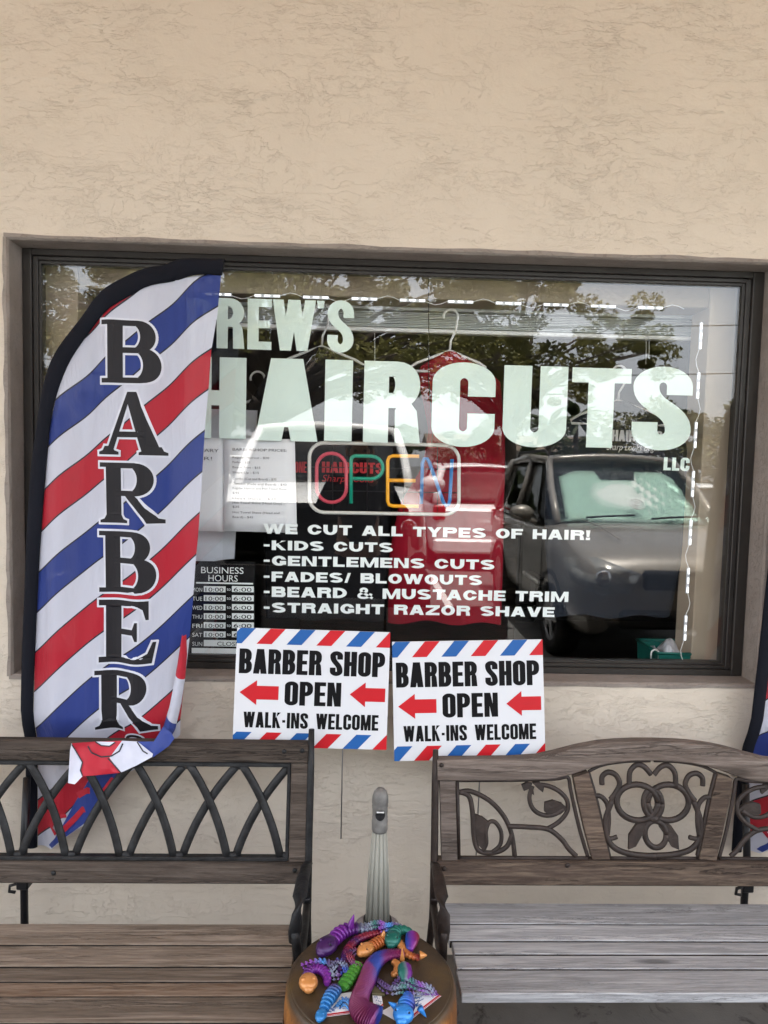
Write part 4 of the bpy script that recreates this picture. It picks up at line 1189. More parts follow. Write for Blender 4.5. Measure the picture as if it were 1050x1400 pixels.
rnd = random.Random(11)
LX1 = BP(428, 1100).x; LW = 1.29; LX0 = LX1-LW
benchL = thing('park_bench', ((LX0+LX1)/2, -0.45, 0), 'weathered brown wooden bench with a black iron lattice back, left of the stool', 'bench', 'benches outside the shop')
def lvl(px, py): return BP(px, py).z
zt0, zt1 = lvl(210, 1018), lvl(210, 1043.5)
xr = BP(421, 1040).x
o = MB().box(LX0+0.02, xr, -0.268, -0.232, zt1, zt0, 0.004); obj('top_rail', sheared(o), M['wood_left'], benchL)
zb0, zb1 = lvl(210, 1170.5), lvl(210, 1196)
o = MB().box(LX0+0.02, xr-0.004, -0.268, -0.232, zb1, zb0, 0.004); obj('lower_rail', sheared(o), M['wood_left'], benchL)
xs0, xs1 = BP(397, 1100).x, BP(420, 1100).x
for a_, b_ in ((xs0, xs1), (LX0+LX1-xs1, LX0+LX1-xs0)):
    o = MB().box(a_, b_, -0.264, -0.236, zb0+0.001, zt1-0.001, 0.003); obj('stile', sheared(o), M['wood_left'], benchL)
# lattice casting
xl1 = xs0-0.001; xl0 = LX0+LX1-xs0+0.001
zlt, zlb = lvl(210, 1047), lvl(210, 1167)
o = MB()
o.box(xl0, xl1, -0.262, -0.240, zlt-0.006, zlt+0.006, 0.002); o.box(xl0, xl1, -0.262, -0.240, zlb-0.004, zlb+0.006, 0.002)
o.box(xl0, xl0+0.010, -0.261, -0.241, zlb, zlt, 0.002); o.box(xl1-0.010, xl1, -0.261, -0.241, zlb, zlt, 0.002)
pitch = (BP(323, 1165).x-BP(105, 1165).x)/3; bx0 = BP(390, 1165).x; tx0 = BP(327, 1050).x
def ribq(xb, xt):
    # bows steeper at the foot, leaning over at the top
    p = []
    for i in range(13):
        t = i/12; s = 1-t
        cx = xb+(xt-xb)*0.28; cz = zlb+(zlt-zlb)*0.55
        p.append((s*s*xb+2*s*t*cx+t*t*xt, s*s*zlb+2*s*t*cz+t*t*zlt))
    return p
for k in range(-1, 20):
    xb = bx0-pitch*k
    for sgn in (-1, 1):
        xt = (tx0-pitch*k) if sgn < 0 else (tx0-pitch*(k-2))
        pts = ribq(xb+sgn*0.011, xt-sgn*0.004)
        if min(p[0] for p in pts) < xl0-0.002 or max(p[0] for p in pts) > xl1+0.004: continue
        o.tube([(x, -0.251+(0.0035 if sgn > 0 else -0.0035), z) for x, z in pts], 0.0118, 8, flat=((0, 1, 0), 0.5))
for k in range(0, 20):
    for xx, zz in ((tx0+pitch-pitch*k, zlt-0.006), (bx0-pitch*k, zlb+0.006)):
        if xl0+0.01 < xx < xl1-0.005: o.ball((xx, -0.251, zz), (0.017, 0.008, 0.011), 10, 6)
obj('lattice_back', sheared(o), M['iron_black'], benchL)
def bolts(parent, pts, mat, r=0.007):
    o = MB()
    for x, y, z in pts: o.ball((x, y, z), (r, 0.005, r), 10, 6)
    obj('bolt', o, mat, parent)
def end_frame(parent, x, mat, arm_mat, w=0.016, top=0.84, mirror=1, lead=0.0):
    """cast end: back post, seat rail, armrest and front leg in one casting"""
    o = MB()
    def yz(pts): return [Vector((x, y, z)) for y, z in pts]
    by = lambda z: -0.25+(z-0.60)*TILT
    o.tube(yz([(by(top)-0.004, top), (by(.7)-.004, .70), (by(.55)-.004, .55), (by(.44), .44), (-.285, .36)]), [w*.75, w, w, w*1.05, w*1.1], 10, flat=((1, 0, 0), 0.8))
    o.tube(yz([(-.285, .38), (-.27, .30), (-.20, .16), (-.165, .05), (-.15, .008)]), [w*1.05, w, w*.95, w*.95, w*1.3], 10, flat=((1, 0, 0), 0.8))
    o.tube(yz([(-.285, .355), (-.42, .335), (-.56, .345), (-.70, .385), (-.745, .40)]), w*.95, 10, flat=((1, 0, 0), 0.8))
    o.tube(yz([(-.735, .40), (-.72, .30), (-.745, .17), (-.765, .06), (-.78, .008)]), [w, w, w*.95, w*.95, w*1.3], 10, flat=((1, 0, 0), 0.8))
    obj('end_casting', o, mat, parent)
    a_ = MB()
    arm = [(by(.47)-.006, .470), (-.325, .486), (-.385, .490), (-.445, .478), (-.485, .452), (-.500, .420), (-.492, .385)]
    P = yz(arm)
    P = [p+Vector((lead*k/len(P), 0, 0)) for k, p in enumerate(P)]
    a_.tube(P, [w*.95, w*1.05, w*1.2, w*1.35, w*1.4, w*1.25, w*.95], 12, flat=((0, 0.7, 0.7), 0.6))
    a_.tube([P[5], Vector((x+lead*.6, -.50, .40)), Vector((x+lead*.3, -.51, .35))], w*.85, 10)
    obj('armrest', a_, arm_mat, parent)
end_frame(benchL, LX1-0.010, M['iron_black'], M['iron_black'], 0.0145, BP(425, 1003).z, lead=-0.022)
end_frame(benchL, LX0+0.010, M['iron_black'], M['iron_black'], 0.0145, BP(425, 1003).z)
# seat: photo edges of the slats read at their own depth
def seat(parent, rowsy, xa, xb, mats, y_back, y_front, px, zfun):
    n = len(rowsy)
    for i, (ya, yb) in enumerate(rowsy):
        def hit(py):
            # follow the ray of that photo row down to the seat surface
            lo, hi = -0.95, -0.15
            for _ in range(40):
                mid = (lo+hi)/2
                if at(px, py, mid).z > zfun(mid): lo = mid
                else: hi = mid
            return lo
        y0, y1 = hit(ya), hit(yb)
        mb = MB(); plank(mb, xa, xb, y0, zfun(y0), y1, zfun(y1)+rnd.uniform(-.0005, .0015), 0.022, rnd, 0.002)
        for q in ((2, 14) if i == n-1 else (2, 3, 14, 16)): mb.m[q] = 1          # shade of the gaps painted near-black on the slat sides
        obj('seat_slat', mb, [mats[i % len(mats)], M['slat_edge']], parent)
zL = lambda y: 0.395-(y+0.76)*0.16 if y < -0.5 else 0.3534-(y+0.5)*0.02
seat(benchL, [(1263, 1291.2), (1293.2, 1321.2), (1323.2, 1341.4), (1343.4, 1361), (1363, 1397.6), (1400, 1436)], LX0+0.024, LX1-0.028,
     [M['wood_left_seat'], M['wood_left_seat'], M['wood_left_seat'], M['wood_left_warm'], M['wood_left_seat'], M['wood_left_warm']], -.29, -.76, 200, zL)
bolts(benchL, [shear(BP(387, 1033, -0.27)), shear(BP(412, 1032, -0.27)), shear(BP(404, 1184, -0.27)), shear(BP(78, 1187, -0.27))], M['iron_black'])

# ---- right bench
RX0 = BP(591, 1100).x; RXC = BP(893, 1100).x; RX1 = 2*RXC-RX0
benchR = thing('park_bench', (RXC, -0.45, 0), 'weathered bench with a silvery slat seat and brown iron scrollwork under an arched top rail', 'bench', 'benches outside the shop')
def c2p(cx, cy): return (560+cx/2.143, 980+cy/2.143)
def BC(cx, cy, Y=-0.25): return BP(*c2p(cx, cy), Y)
def zc(cy, cx=600): return BC(cx, cy).z
top_e = [(82, 131), (200, 130), (300, 129), (380, 124), (440, 111), (500, 96), (560, 86), (620, 81), (680, 79), (714, 79)]
bot_e = [(82, 188), (300, 187), (400, 185), (440, 180), (480, 170), (520, 157), (560, 146), (610, 138), (660, 134), (714, 133)]
def both(e):
    P = [BC(*p) for p in e]
    z_off = 0
    Lh = [(p.x-RXC, p.z) for p in P]
    return Lh, [(-a_, z) for a_, z in Lh[::-1]]
tl, tr_ = both(top_e); bl_, br_ = both(bot_e)
tp = resamp(tl+tr_[1:], 48); bp_ = resamp(bl_+br_[1:], 48)
rows = []
for (xt, zt), (xb, zb_) in zip(tp, bp_):
    c = [(xb, -0.232, zb_), (xb, -0.266, zb_), (xb, -0.270, zb_+0.004), (xt, -0.270, zt-0.005), (xt, -0.266, zt), (xt, -0.236, zt), (xt, -0.231, zt-0.004), (xb, -0.231, zb_+0.002)]
    rows.append([Vector((RXC+x, y, z)) for x, y, z in c])
o = MB().grid(rows, closed_u=True); o.add(rows[0], [list(range(8))[::-1]]); o.add(rows[-1], [list(range(8))])
o.sm = [False]*len(o.sm)
obj('top_rail', sheared(o), M['wood_right'], benchR)
zr0, zr1 = zc(406), zc(469)
o = MB().box(RX0+0.016, RX1-0.016, -0.270, -0.232, zr1, zr0, 0.004); obj('lower_rail', sheared(o), M['wood_right_dark'], benchR)
def mirror_pts(P): return [Vector((2*RXC-p.x, p.y, p.z)) for p in P]
st = [BC(89, 190), BC(134, 190), BC(136, 402), BC(91, 402)]
st[2].z = st[3].z = zr0+0.001
for P in (st, mirror_pts(st)[::-1]):
    P = [Vector((p.x, -0.264, p.z)) for p in P]
    o = MB().prism(P, (0, 0.028, 0)); obj('stile', sheared(o), M['wood_right'], benchR)
ins = [BC(483, 181), BC(527, 168), BC(545, 240), BC(561, 320), BC(577, 401), BC(527, 402), BC(510, 330), BC(494, 250)]
for P in (ins, mirror_pts(ins)[::-1]):
    P = [Vector((p.x, -0.262, p.z)) for p in P]
    o = MB().prism(P, (0, 0.026, 0)); obj('inner_stile', sheared(o), M['wood_right_dark'], benchR)
def catmull(P, n=5):
    o = []
    for i in range(len(P)-1):
        p0 = P[max(i-1, 0)]; p1 = P[i]; p2 = P[i+1]; p3 = P[min(i+2, len(P)-1)]
        for k in range(n):
            t = k/n
            o.append(tuple(0.5*((2*p1[q])+(-p0[q]+p2[q])*t+(2*p0[q]-5*p1[q]+4*p2[q]-p3[q])*t*t+(-p0[q]+3*p1[q]-3*p2[q]+p3[q])*t**3) for q in (0, 1)))
    o.append(tuple(P[-1])); return o
def ell(cx, cy, rx, ry, a0=0, a1=360, n=28): return [(cx+rx*math.cos(R(a0+(a1-a0)*i/n)), cy+ry*math.sin(R(a0+(a1-a0)*i/n))) for i in range(n+1)]
cnt = [0]
def iron(mb, pts, r=5.0, closed=False, mirror=False, curve=True):
    pts = catmull(pts) if curve else pts
    cnt[0] += 1; dy = ((cnt[0]*37) % 7)*0.0005
    P = [BC(*p) for p in pts]
    if mirror: P = mirror_pts(P)
    mb.tube([Vector((p.x, -0.252-dy, p.z)) for p in P], r*1.4/2.143*0.00206, 8, closed, flat=((0, 1, 0), 0.75))
def leaf(mb, pts, mirror=False):
    P = [BC(*p) for p in pts]
    if mirror: P = mirror_pts(P)[::-1]
    mb.prism([Vector((p.x, -0.257, p.z)) for p in P], (0, 0.009, 0))
side_b = [[(141, 192), (300, 191), (400, 189), (440, 187), (468, 184), (474, 215), (484, 270), (498, 335), (516, 400)], [(516, 402), (300, 402), (141, 402)], [(141, 402), (141, 192)]]
for mir in (False, True):
    o = MB()
    for p in side_b: iron(o, p, 4.2, mirror=mir, curve=len(p) > 4)
    iron(o, [(148, 224), (180, 222), (232, 246), (272, 285), (296, 335), (304, 400)], 5.2, mirror=mir)
    iron(o, [(148, 224), (175, 236), (184, 280), (186, 340), (196, 378), (222, 388), (258, 384), (284, 368), (298, 338)], 5.4, mirror=mir)
    iron(o, [(238, 386), (262, 366), (266, 332), (250, 306), (232, 306), (222, 330), (222, 362), (212, 382)], 4.6, mirror=mir)
    leaf(o, [(192, 284), (214, 292), (232, 306), (224, 330), (222, 360), (210, 378), (198, 366), (190, 330)], mir)
    for q in ((198, 300), (205, 320), (207, 345)): iron(o, [(q[0]-6, q[1]-12), q, (214, 372)], 2.0, mirror=mir)
    iron(o, [(286, 316), (340, 318), (402, 324), (440, 350), (462, 378), (482, 396)], 5.4, mirror=mir)
    iron(o, [(402, 324), (438, 304), (462, 276), (462, 246), (440, 222), (410, 208), (382, 204)], 5.0, mirror=mir)
    iron(o, [(362, 208), (352, 240), (362, 270), (388, 286), (420, 286), (452, 270)], 5.0, mirror=mir)
    leaf(o, [(396, 252), (420, 246), (446, 254), (462, 268), (440, 284), (412, 288), (394, 276)], mir)
    leaf(o, [(330, 205), (345, 197), (362, 200), (352, 214), (336, 220)], mir); leaf(o, [(362, 198), (384, 196), (396, 210), (392, 224), (376, 212)], mir)
    leaf(o, [(352, 202), (364, 214), (366, 232), (352, 222)], mir)
    obj('scroll_panel', sheared(o), M['iron_brown'], benchR)
o = MB()
for mir in (False, True):
    iron(o, [(529, 169), (548, 240), (563, 320), (579, 401)], 4.2, mirror=mir)
    iron(o, [(529, 168), (565, 152), (610, 143), (660, 139), (714, 138)], 3.6, mirror=mir)
    iron(o, [(579, 402), (640, 402), (714, 402)], 3.8, mirror=mir, curve=False)
    iron(o, [(568, 204), (570, 182), (588, 170), (610, 178), (620, 202), (606, 228), (590, 246)], 6.0, mirror=mir)
    iron(o, [(540, 236), (562, 236), (580, 258), (582, 300), (576, 340)], 5.4, mirror=mir)
    iron(o, ell(668, 252, 60, 49), 6.8, mirror=mir, curve=False)
    iron(o, [(594, 246), (572, 300), (574, 348), (600, 378), (650, 392), (714, 396)], 6.4, mirror=mir)
    leaf(o, [(700, 296), (660, 312), (638, 340), (634, 378), (656, 370), (676, 340), (692, 320)], mir)
    iron(o, [(648, 208), (652, 170), (672, 150), (694, 154), (714, 176)], 6.0, mirror=mir)
    iron(o, [(560, 345), (585, 350), (604, 345)], 5.0, mirror=mir)
iron(o, ell(714, 255, 27, 38), 6.4, curve=False); iron(o, ell(716, 338, 31, 36), 6.4, curve=False)
o.ball(BC(714, 296)+Vector((0, -0.004, 0)), (0.018, 0.009, 0.012), 10, 6)
obj('rose_medallion', sheared(o), M['iron_brown'], benchR)
end_frame(benchR, RX0+0.008, M['iron_brown'], M['iron_brown'], 0.0135, BP(594, 1030).z, lead=0.004)
end_frame(benchR, RX1-0.008, M['iron_brown'], M['iron_brown'], 0.0135, BP(594, 1030).z, lead=-0.004)
zRt = lambda y: 0.415-(y+0.76)*0.14 if y < -0.5 else 0.3786-(y+0.5)*0.02
seat(benchR, [(1235, 1262.6), (1264.4, 1286.2), (1288, 1304.6), (1306.4, 1324.4), (1326.4, 1358)], RX0+0.032, RX1-0.032, [M['wood_silver']], -.29, -.76, 800, zRt)
bolts(benchR, [shear(BP(605, 1051, -0.272)), shear(BP(606, 1182, -0.272)), shear(BP(773, 1178, -0.272))], M['iron_brown'])

# corner of the flag draped over the rail of the left bench (still part of the flag)
fm = MB()
zrail = zt0
def yd(x, z):
    base_y = -0.268+(z-0.60)*TILT
    k = max(0.0, min(1.0, (z-(zrail-0.012))/0.02))
    return base_y-0.015+0.007*math.sin(x*42+z*14)+0.003*math.sin(x*95-z*30)+k*0.01
def cp(x, y): return (40+x/4.375, 980+y/4.375)
def shp(pts): return [cp(*p) for p in pts]
def ydl(off): return lambda x, z: yd(x, z)-off
patch(fm, shp([(255, 158), (400, 148), (555, 143), (480, 245), (545, 335), (400, 350), (318, 356), (306, 320), (318, 272), (285, 215)]), ydl(0.0), 8, 0)
patch(fm, shp([(253, 158), (285, 215), (318, 272), (306, 320), (318, 356), (272, 404), (232, 396), (244, 200)]), ydl(0.0005), 8, 1)
patch(fm, shp([(555, 143), (648, 148), (740, 222), (735, 240), (640, 292), (545, 335), (480, 245)]), ydl(0.0003), 8, 1)
patch(fm, shp([(648, 148), (745, 148), (800, 60), (850, 95), (868, 130), (835, 175), (740, 243), (735, 222), (705, 222)]), ydl(-0.001), 8, 2)
for s_, w_ in (([(255, 166), (285, 215), (318, 272), (306, 320), (318, 352)], 0.004), ([(470, 248), (510, 290), (548, 335)], 0.004), ([(645, 150), (680, 205), (708, 222)], 0.004), ([(350, 175), (372, 215), (430, 240), (490, 235), (540, 205), (560, 160)], 0.0045), ([(395, 150), (430, 172), (480, 176), (515, 152)], 0.004)):
    v2, f = union(stroke([(at(*cp(*p), -0.1).x, at(*cp(*p), -0.1).z) for p in s_], w_, w_)); fm.cur = 3
    fm.add([Vector((x, yd(x, z)-0.0022, z)) for x, z in v2], f)
v2, f = union([[(at(*cp(*p), -0.1).x, at(*cp(*p), -0.1).z) for p in ((398, 148), (430, 170), (480, 174), (514, 150))]]); fm.cur = 1
fm.add([Vector((x, yd(x, z)-0.0014, z)) for x, z in v2], f)
for v in fm.v:      # survey was read on y=-0.1; move along the sight line onto the rail
    q = v-CAM; t = (v.y-CAM.y)/(-0.1-CAM.y); 
fm.v = [Vector((CAM.x+(v.x-CAM.x)*((v.y-CAM.y)/(-0.1-CAM.y)), v.y, CAM.z+(v.z-CAM.z)*((v.y-CAM.y)/(-0.1-CAM.y)))) for v in fm.v]
obj('draped_corner', fm, [M['flag_red'], M['flag_white'], M['flag_blue'], M['flag_line']], flag)

# ================================================================== YARD SIGNS
def yard_sign(corners, Y, label, lean, stakes):
    TL, TR, BR, BL = [at(x, y, Y) for x, y in corners]
    c0 = (BL+BR)/2
    t = thing('yard_sign', c0, label, 'sign', 'barber signs above the benches')
    ux = ((TR-TL)+(BR-BL))/2; W_ = ux.length; ux.normalize()
    uz = ((TL-BL)+(TR-BR))/2; H_ = uz.length; uz.normalize()
    uz = (uz+Vector((0, lean, 0))).normalized(); ny = uz.cross(ux).normalized()      # towards the wall
    if ny.y < 0: ny = -ny
    P0 = (TL+TR+BR+BL)/4-ux*W_/2-uz*H_/2
    def B(u, v, o=0.0): return P0+ux*(u*W_)+uz*(v*H_)-ny*o
    Mx = Matrix(((ux.x, ny.x, uz.x, P0.x), (ux.y, ny.y, uz.y, P0.y), (ux.z, ny.z, uz.z, P0.z), (0, 0, 0, 1)))
    obj('panel', MB().box(0, W_, 0, 0.004, 0, H_, 0, Mx), M['coroplast'], t)
    red, blu, blk = MB(), MB(), MB()
    e = 0.0005
    def stripes(v0, v1):
        slant = 0.088; per = 0.1945; wd_ = 0.098
        for k in range(-1, 7):
            u0 = -0.065+k*per*1.0
            poly = [(u0, v0), (u0+wd_, v0), (u0+wd_+slant, v1), (u0+slant, v1)]
            # clip to the board
            def clip(poly, lim, lo):
                o_ = []
                for i in range(len(poly)):
                    a_, b_ = poly[i], poly[(i+1) % len(poly)]
                    ia = (a_[0] >= lim) if lo else (a_[0] <= lim); ib = (b_[0] >= lim) if lo else (b_[0] <= lim)
                    if ia: o_.append(a_)
                    if ia != ib:
                        s_ = (lim-a_[0])/(b_[0]-a_[0]); o_.append((lim, a_[1]+(b_[1]-a_[1])*s_))
                return o_
            poly = clip(poly, 0.0, True)
            if len(poly) > 2: poly = clip(poly, 1.0, False)
            if len(poly) < 3: continue
            (blu if k % 2 == 0 else red).add([B(u, v, e) for u, v in poly], [list(range(len(poly)))])
    stripes(0.868, 1.0); stripes(0.0, 0.122)
    for u0, u1, vc in ((0.032, 0.285, 0.455), (0.748, 0.995-0.015, 0.462)):
        L = u1-u0; hd = 0.44*L
        pts = [(u0, vc), (u0+hd, vc+0.105), (u0+hd, vc+0.058), (u1, vc+0.058), (u1, vc-0.058), (u0+hd, vc-0.058), (u0+hd, vc-0.105)]
        red.add([B(u, v, e) for u, v in pts], [(0, 1, 2, 3, 4, 5, 6)])
    def line(s, u0, u1, v0, v1, font):
        put_text(blk, font, s, B(u0, v0), ux, uz, (u1-u0)*W_, (v1-v0)*H_, thick=0.0006, out=-ny)
    line('BARBER SHOP', 0.022, 0.972, 0.615, 0.825, Sans(0.42, 0.188, 0.165, 0.19, 0.045))
    line('OPEN', 0.325, 0.692, 0.355, 0.558, Sans(0.44, 0.188, 0.165, 0.19, 0.05))
    line('WALK-INS WELCOME', 0.064, 0.942, 0.160, 0.292, Sans(0.47, 0.19, 0.17, 0.19, 0.06, {' ': 0.36}))
    obj('red_print', red, M['print_red'], t); obj('blue_print', blu, M['print_blue'], t); obj('black_lettering', blk, M['print_black'], t)
    sk_ = MB()
    for x, y1 in stakes:
        a_ = at(x, y1, Y); u = (a_-P0).dot(ux)/W_
        q = B(u, 0.25, -0.0055); zl = at(x, y1, Y+0.006).z
        sk_.tube([q, B(u, 0.0, -0.0055), Vector((B(u, 0, -.0055).x, Y+0.008, zl))], 0.0019, 6)
    u0_, u1_ = 0.15, 0.85
    sk_.tube([B(u0_, 0.24, -0.0055), B(u1_, 0.24, -0.0055)], 0.0017, 6)
    obj('wire_stake', sk_, M['steel_wire'], t)
    return t
yard_sign([(323.5, 860), (533.5, 865.5), (528.5, 1023), (318.5, 1016.5)], -0.165, 'barber shop sign on the left, its lower edge behind the post of the lattice bench', 0.10, [(464, 1147)])
yard_sign([(536.5, 879), (743.5, 876), (744, 1033), (538.5, 1038)], -0.160, 'barber shop sign on the right, set lower, behind the end of the arched bench', 0.10, [(656, 1175)])

# ================================================================== ASH RECEPTACLE
M['beige_plastic'] = plain('beige_grey_plastic', (0.275, 0.275, 0.238), 0.5, 0, 0.4, 0.08, 6, 0.1)
AY = -0.33
ap = at(516, 1258, AY); atop = at(515, 1077, AY).z; rs = (at(533, 1258, AY).x-at(499, 1258, AY).x)/2
ash = thing('ash_receptacle', (ap.x, AY, 0), 'tall beige fluted ash receptacle standing behind the stool', 'ashtray')
zc0 = ap.z
ztube = at(515, 1136, AY).z
rt = rs*0.60
o = MB().lathe([(rs, zc0), (rs*0.86, zc0+(ztube-zc0)*.5), (rt, ztube)], (ap.x, AY, 0), 192, mod=lambda th, z: 1.0-0.19*(0.5+0.5*math.cos(th*12))**4)
obj('fluted_neck', o, M['beige_plastic'], ash)
o = MB().lathe([(0.16, 0.0), (0.165, 0.02), (0.155, 0.06), (0.135, 0.12), (0.10, 0.19), (0.065, zc0-0.02), (rs*1.12, zc0-0.012)], (ap.x, AY, 0), 40); obj('base', o, plain('mauve_grey_plastic', (0.25, 0.225, 0.235), 0.5), ash)
o = MB().lathe([(rs*1.02, zc0-0.014), (rs*1.15, zc0-0.010), (rs*1.17, zc0), (rs*1.12, zc0+0.006), (rs*1.0, zc0+0.004)], (ap.x, AY, 0), 40); obj('collar', o, M['black_metal'], ash)
hd = atop-ztube
zh = at(516, 1110, AY).z
def notch(th, z): return 1.0
prof = [(rt*1.0, ztube+0.001), (rt*1.06, ztube+0.006), (rt*1.08, ztube+hd*.25), (rt*1.0, ztube+hd*.29), (rt*1.05, ztube+hd*.33), (rt*1.0, ztube+hd*.37), (rt*1.02, ztube+hd*.56), (rt*1.07, ztube+hd*.60), (rt*1.0, ztube+hd*.63), (rt*1.09, ztube+hd*.66), (rt*1.06, ztube+hd*.80), (rt*.85, ztube+hd*.92), (rt*.5, ztube+hd*.98), (0.0005, atop)]
o = MB().lathe(prof, (ap.x, AY, 0), 40); obj('cap', o, plain('grey_cap_plastic', (0.15, 0.146, 0.138), 0.45, 0, 0.4, 0.3, 40), ash)
o = MB()
hp = [(ap.x+0.0135*math.cos(R(a_))*1.0, 0, zh+0.0135*math.sin(R(a_))*1.05) for a_ in range(0, 360, 20)]
vs = []
for x, _, z in hp:
    dx = x-ap.x; yy = AY-math.sqrt(max(0, (rt*1.09)**2-dx*dx))-0.0008; vs.append((x, yy, z))
o.add(vs+[(ap.x, AY-rt*1.09-0.0008, zh)], [(i, (i+1) % 18, 18) for i in range(18)])
obj('opening', o, M['black_ink'], ash)
o = MB().tube([(ap.x-0.010, AY-rt*1.09-0.002, zh+0.0105), (ap.x+0.010, AY-rt*1.09-0.002, zh+0.0105)], 0.0028, 6); obj('opening_lip', o, plain('bare_metal', (.6, .6, .6), .3, .9), ash)

# ================================================================== STOOL
SZ = 0.47
s0 = atz(508, 1262, SZ); sl_, sr_ = atz(390, 1335, SZ), atz(624, 1335, SZ)
SR = (sr_.x-sl_.x)/2*0.985; SC = Vector(((sl_.x+sr_.x)/2, s0.y-SR, 0))
def rust():
    m, t, out = nt('rusted_drum'); n = N(t); v = n.coord()
    g = n.new('ShaderNodeNewGeometry'); sp = n.new('ShaderNodeSeparateXYZ'); n.link(g.outputs['Normal'], sp.inputs[0])
    c = n.new('ShaderNodeTexCoord'); s2 = n.new('ShaderNodeSeparateXYZ'); n.link(c.outputs['Object'], s2.inputs[0])
    side = n.ramp(n.noise(n.coord(scale=(14, 14, 5)), 1.0, 8, 0.7, 0.8), [(0.30, (0.06, 0.022, 0.007)), (0.5, (0.22, 0.082, 0.016)), (0.66, (0.38, 0.165, 0.036))])
    top = n.ramp(n.noise(v, 5, 6, 0.6, 0.6), [(0.34, (0.024, 0.015, 0.009)), (0.52, (0.050, 0.032, 0.017)), (0.66, (0.085, 0.052, 0.018)), (0.76, (0.14, 0.065, 0.018))])
    spots = n.ramp(n.noise(v, 90, 4, 0.7), [(0.58, 0.0), (0.66, 0.55)])
    side = n.mix(spots, side, (0.02, 0.012, 0.008))
    edge = n.math('ADD', s2.outputs[2], n.math('MULTIPLY', n.noise(v, 9, 4, 0.6), 0.03))
    f = n.ramp(edge, [(SZ-0.012, 0.0), (SZ+0.010, 1.0)])
    col = n.mix(f, side, top)
    n.bsdf(out, col, n.ramp(f, [(0, 0.7), (1, 0.42)]), 0, 0.4, n.bump(n.noise(v, 45, 6, 0.7), 0.35, 0.004)); return m
stool = thing('drum_stool', (SC.x, SC.y, 0), 'round brown drum stool with rusty orange sides, covered in plastic toys', 'stool')
M['rust'] = rust()
o = MB().lathe([(SR*.80, 0.0), (SR*.86, 0.03), (SR*.94, 0.12), (SR*1.01, 0.24), (SR*1.03, 0.33), (SR*1.02, 0.41), (SR*1.005, SZ-0.022), (SR*.985, SZ-0.008), (SR*.955, SZ-0.001)], (SC.x, SC.y, 0), 72)
obj('drum', o, M['rust'], stool)
o = MB().lathe([(SR*.955, SZ-0.0012), (SR*.93, SZ), (0.001, SZ-0.001)], (SC.x, SC.y, 0), 72); obj('top_plate', o, M['rust'], stool)

# ---- articulated plastic toys
def silk(name, stops, axis=0, scale=8.0):
    """shiny two or three colour filament that shifts along the toy"""
    m, t, out = nt(name); n = N(t)
    c = n.new('ShaderNodeTexCoord'); sp = n.new('ShaderNodeSeparateXYZ'); n.link(c.outputs['Object'], sp.inputs[0])
    f = n.math('ADD', n.math('MULTIPLY', sp.outputs[axis], scale), 0.5)
    f = n.math('ADD', f, n.math('MULTIPLY', n.math('SUBTRACT', n.noise(n.coord(), 16, 3, 0.5), 0.5), 0.7))
    col = n.ramp(f, stops)
    lay = n.new('ShaderNodeTexWave', wave_type='BANDS', bands_direction='Z'); lay.inputs['Scale'].default_value = 260
    n.bsdf(out, col, 0.32, 0.25, 0.5, n.bump(lay.outputs['Fac'], 0.12, 0.0006)); return m
PU, VI, BLU, CY, TE, SIL, RD_, ORG, YO, GR = (0.15, 0.018, 0.24), (0.045, 0.010, 0.085), (0.012, 0.045, 0.30), (0.02, 0.17, 0.44), (0.008, 0.105, 0.085), (0.16, 0.19, 0.25), (0.20, 0.014, 0.035), (0.40, 0.11, 0.025), (0.52, 0.22, 0.065), (0.06, 0.25, 0.03)
def tp_(px, py, h=0.0): return atz(px, py, SZ+h)
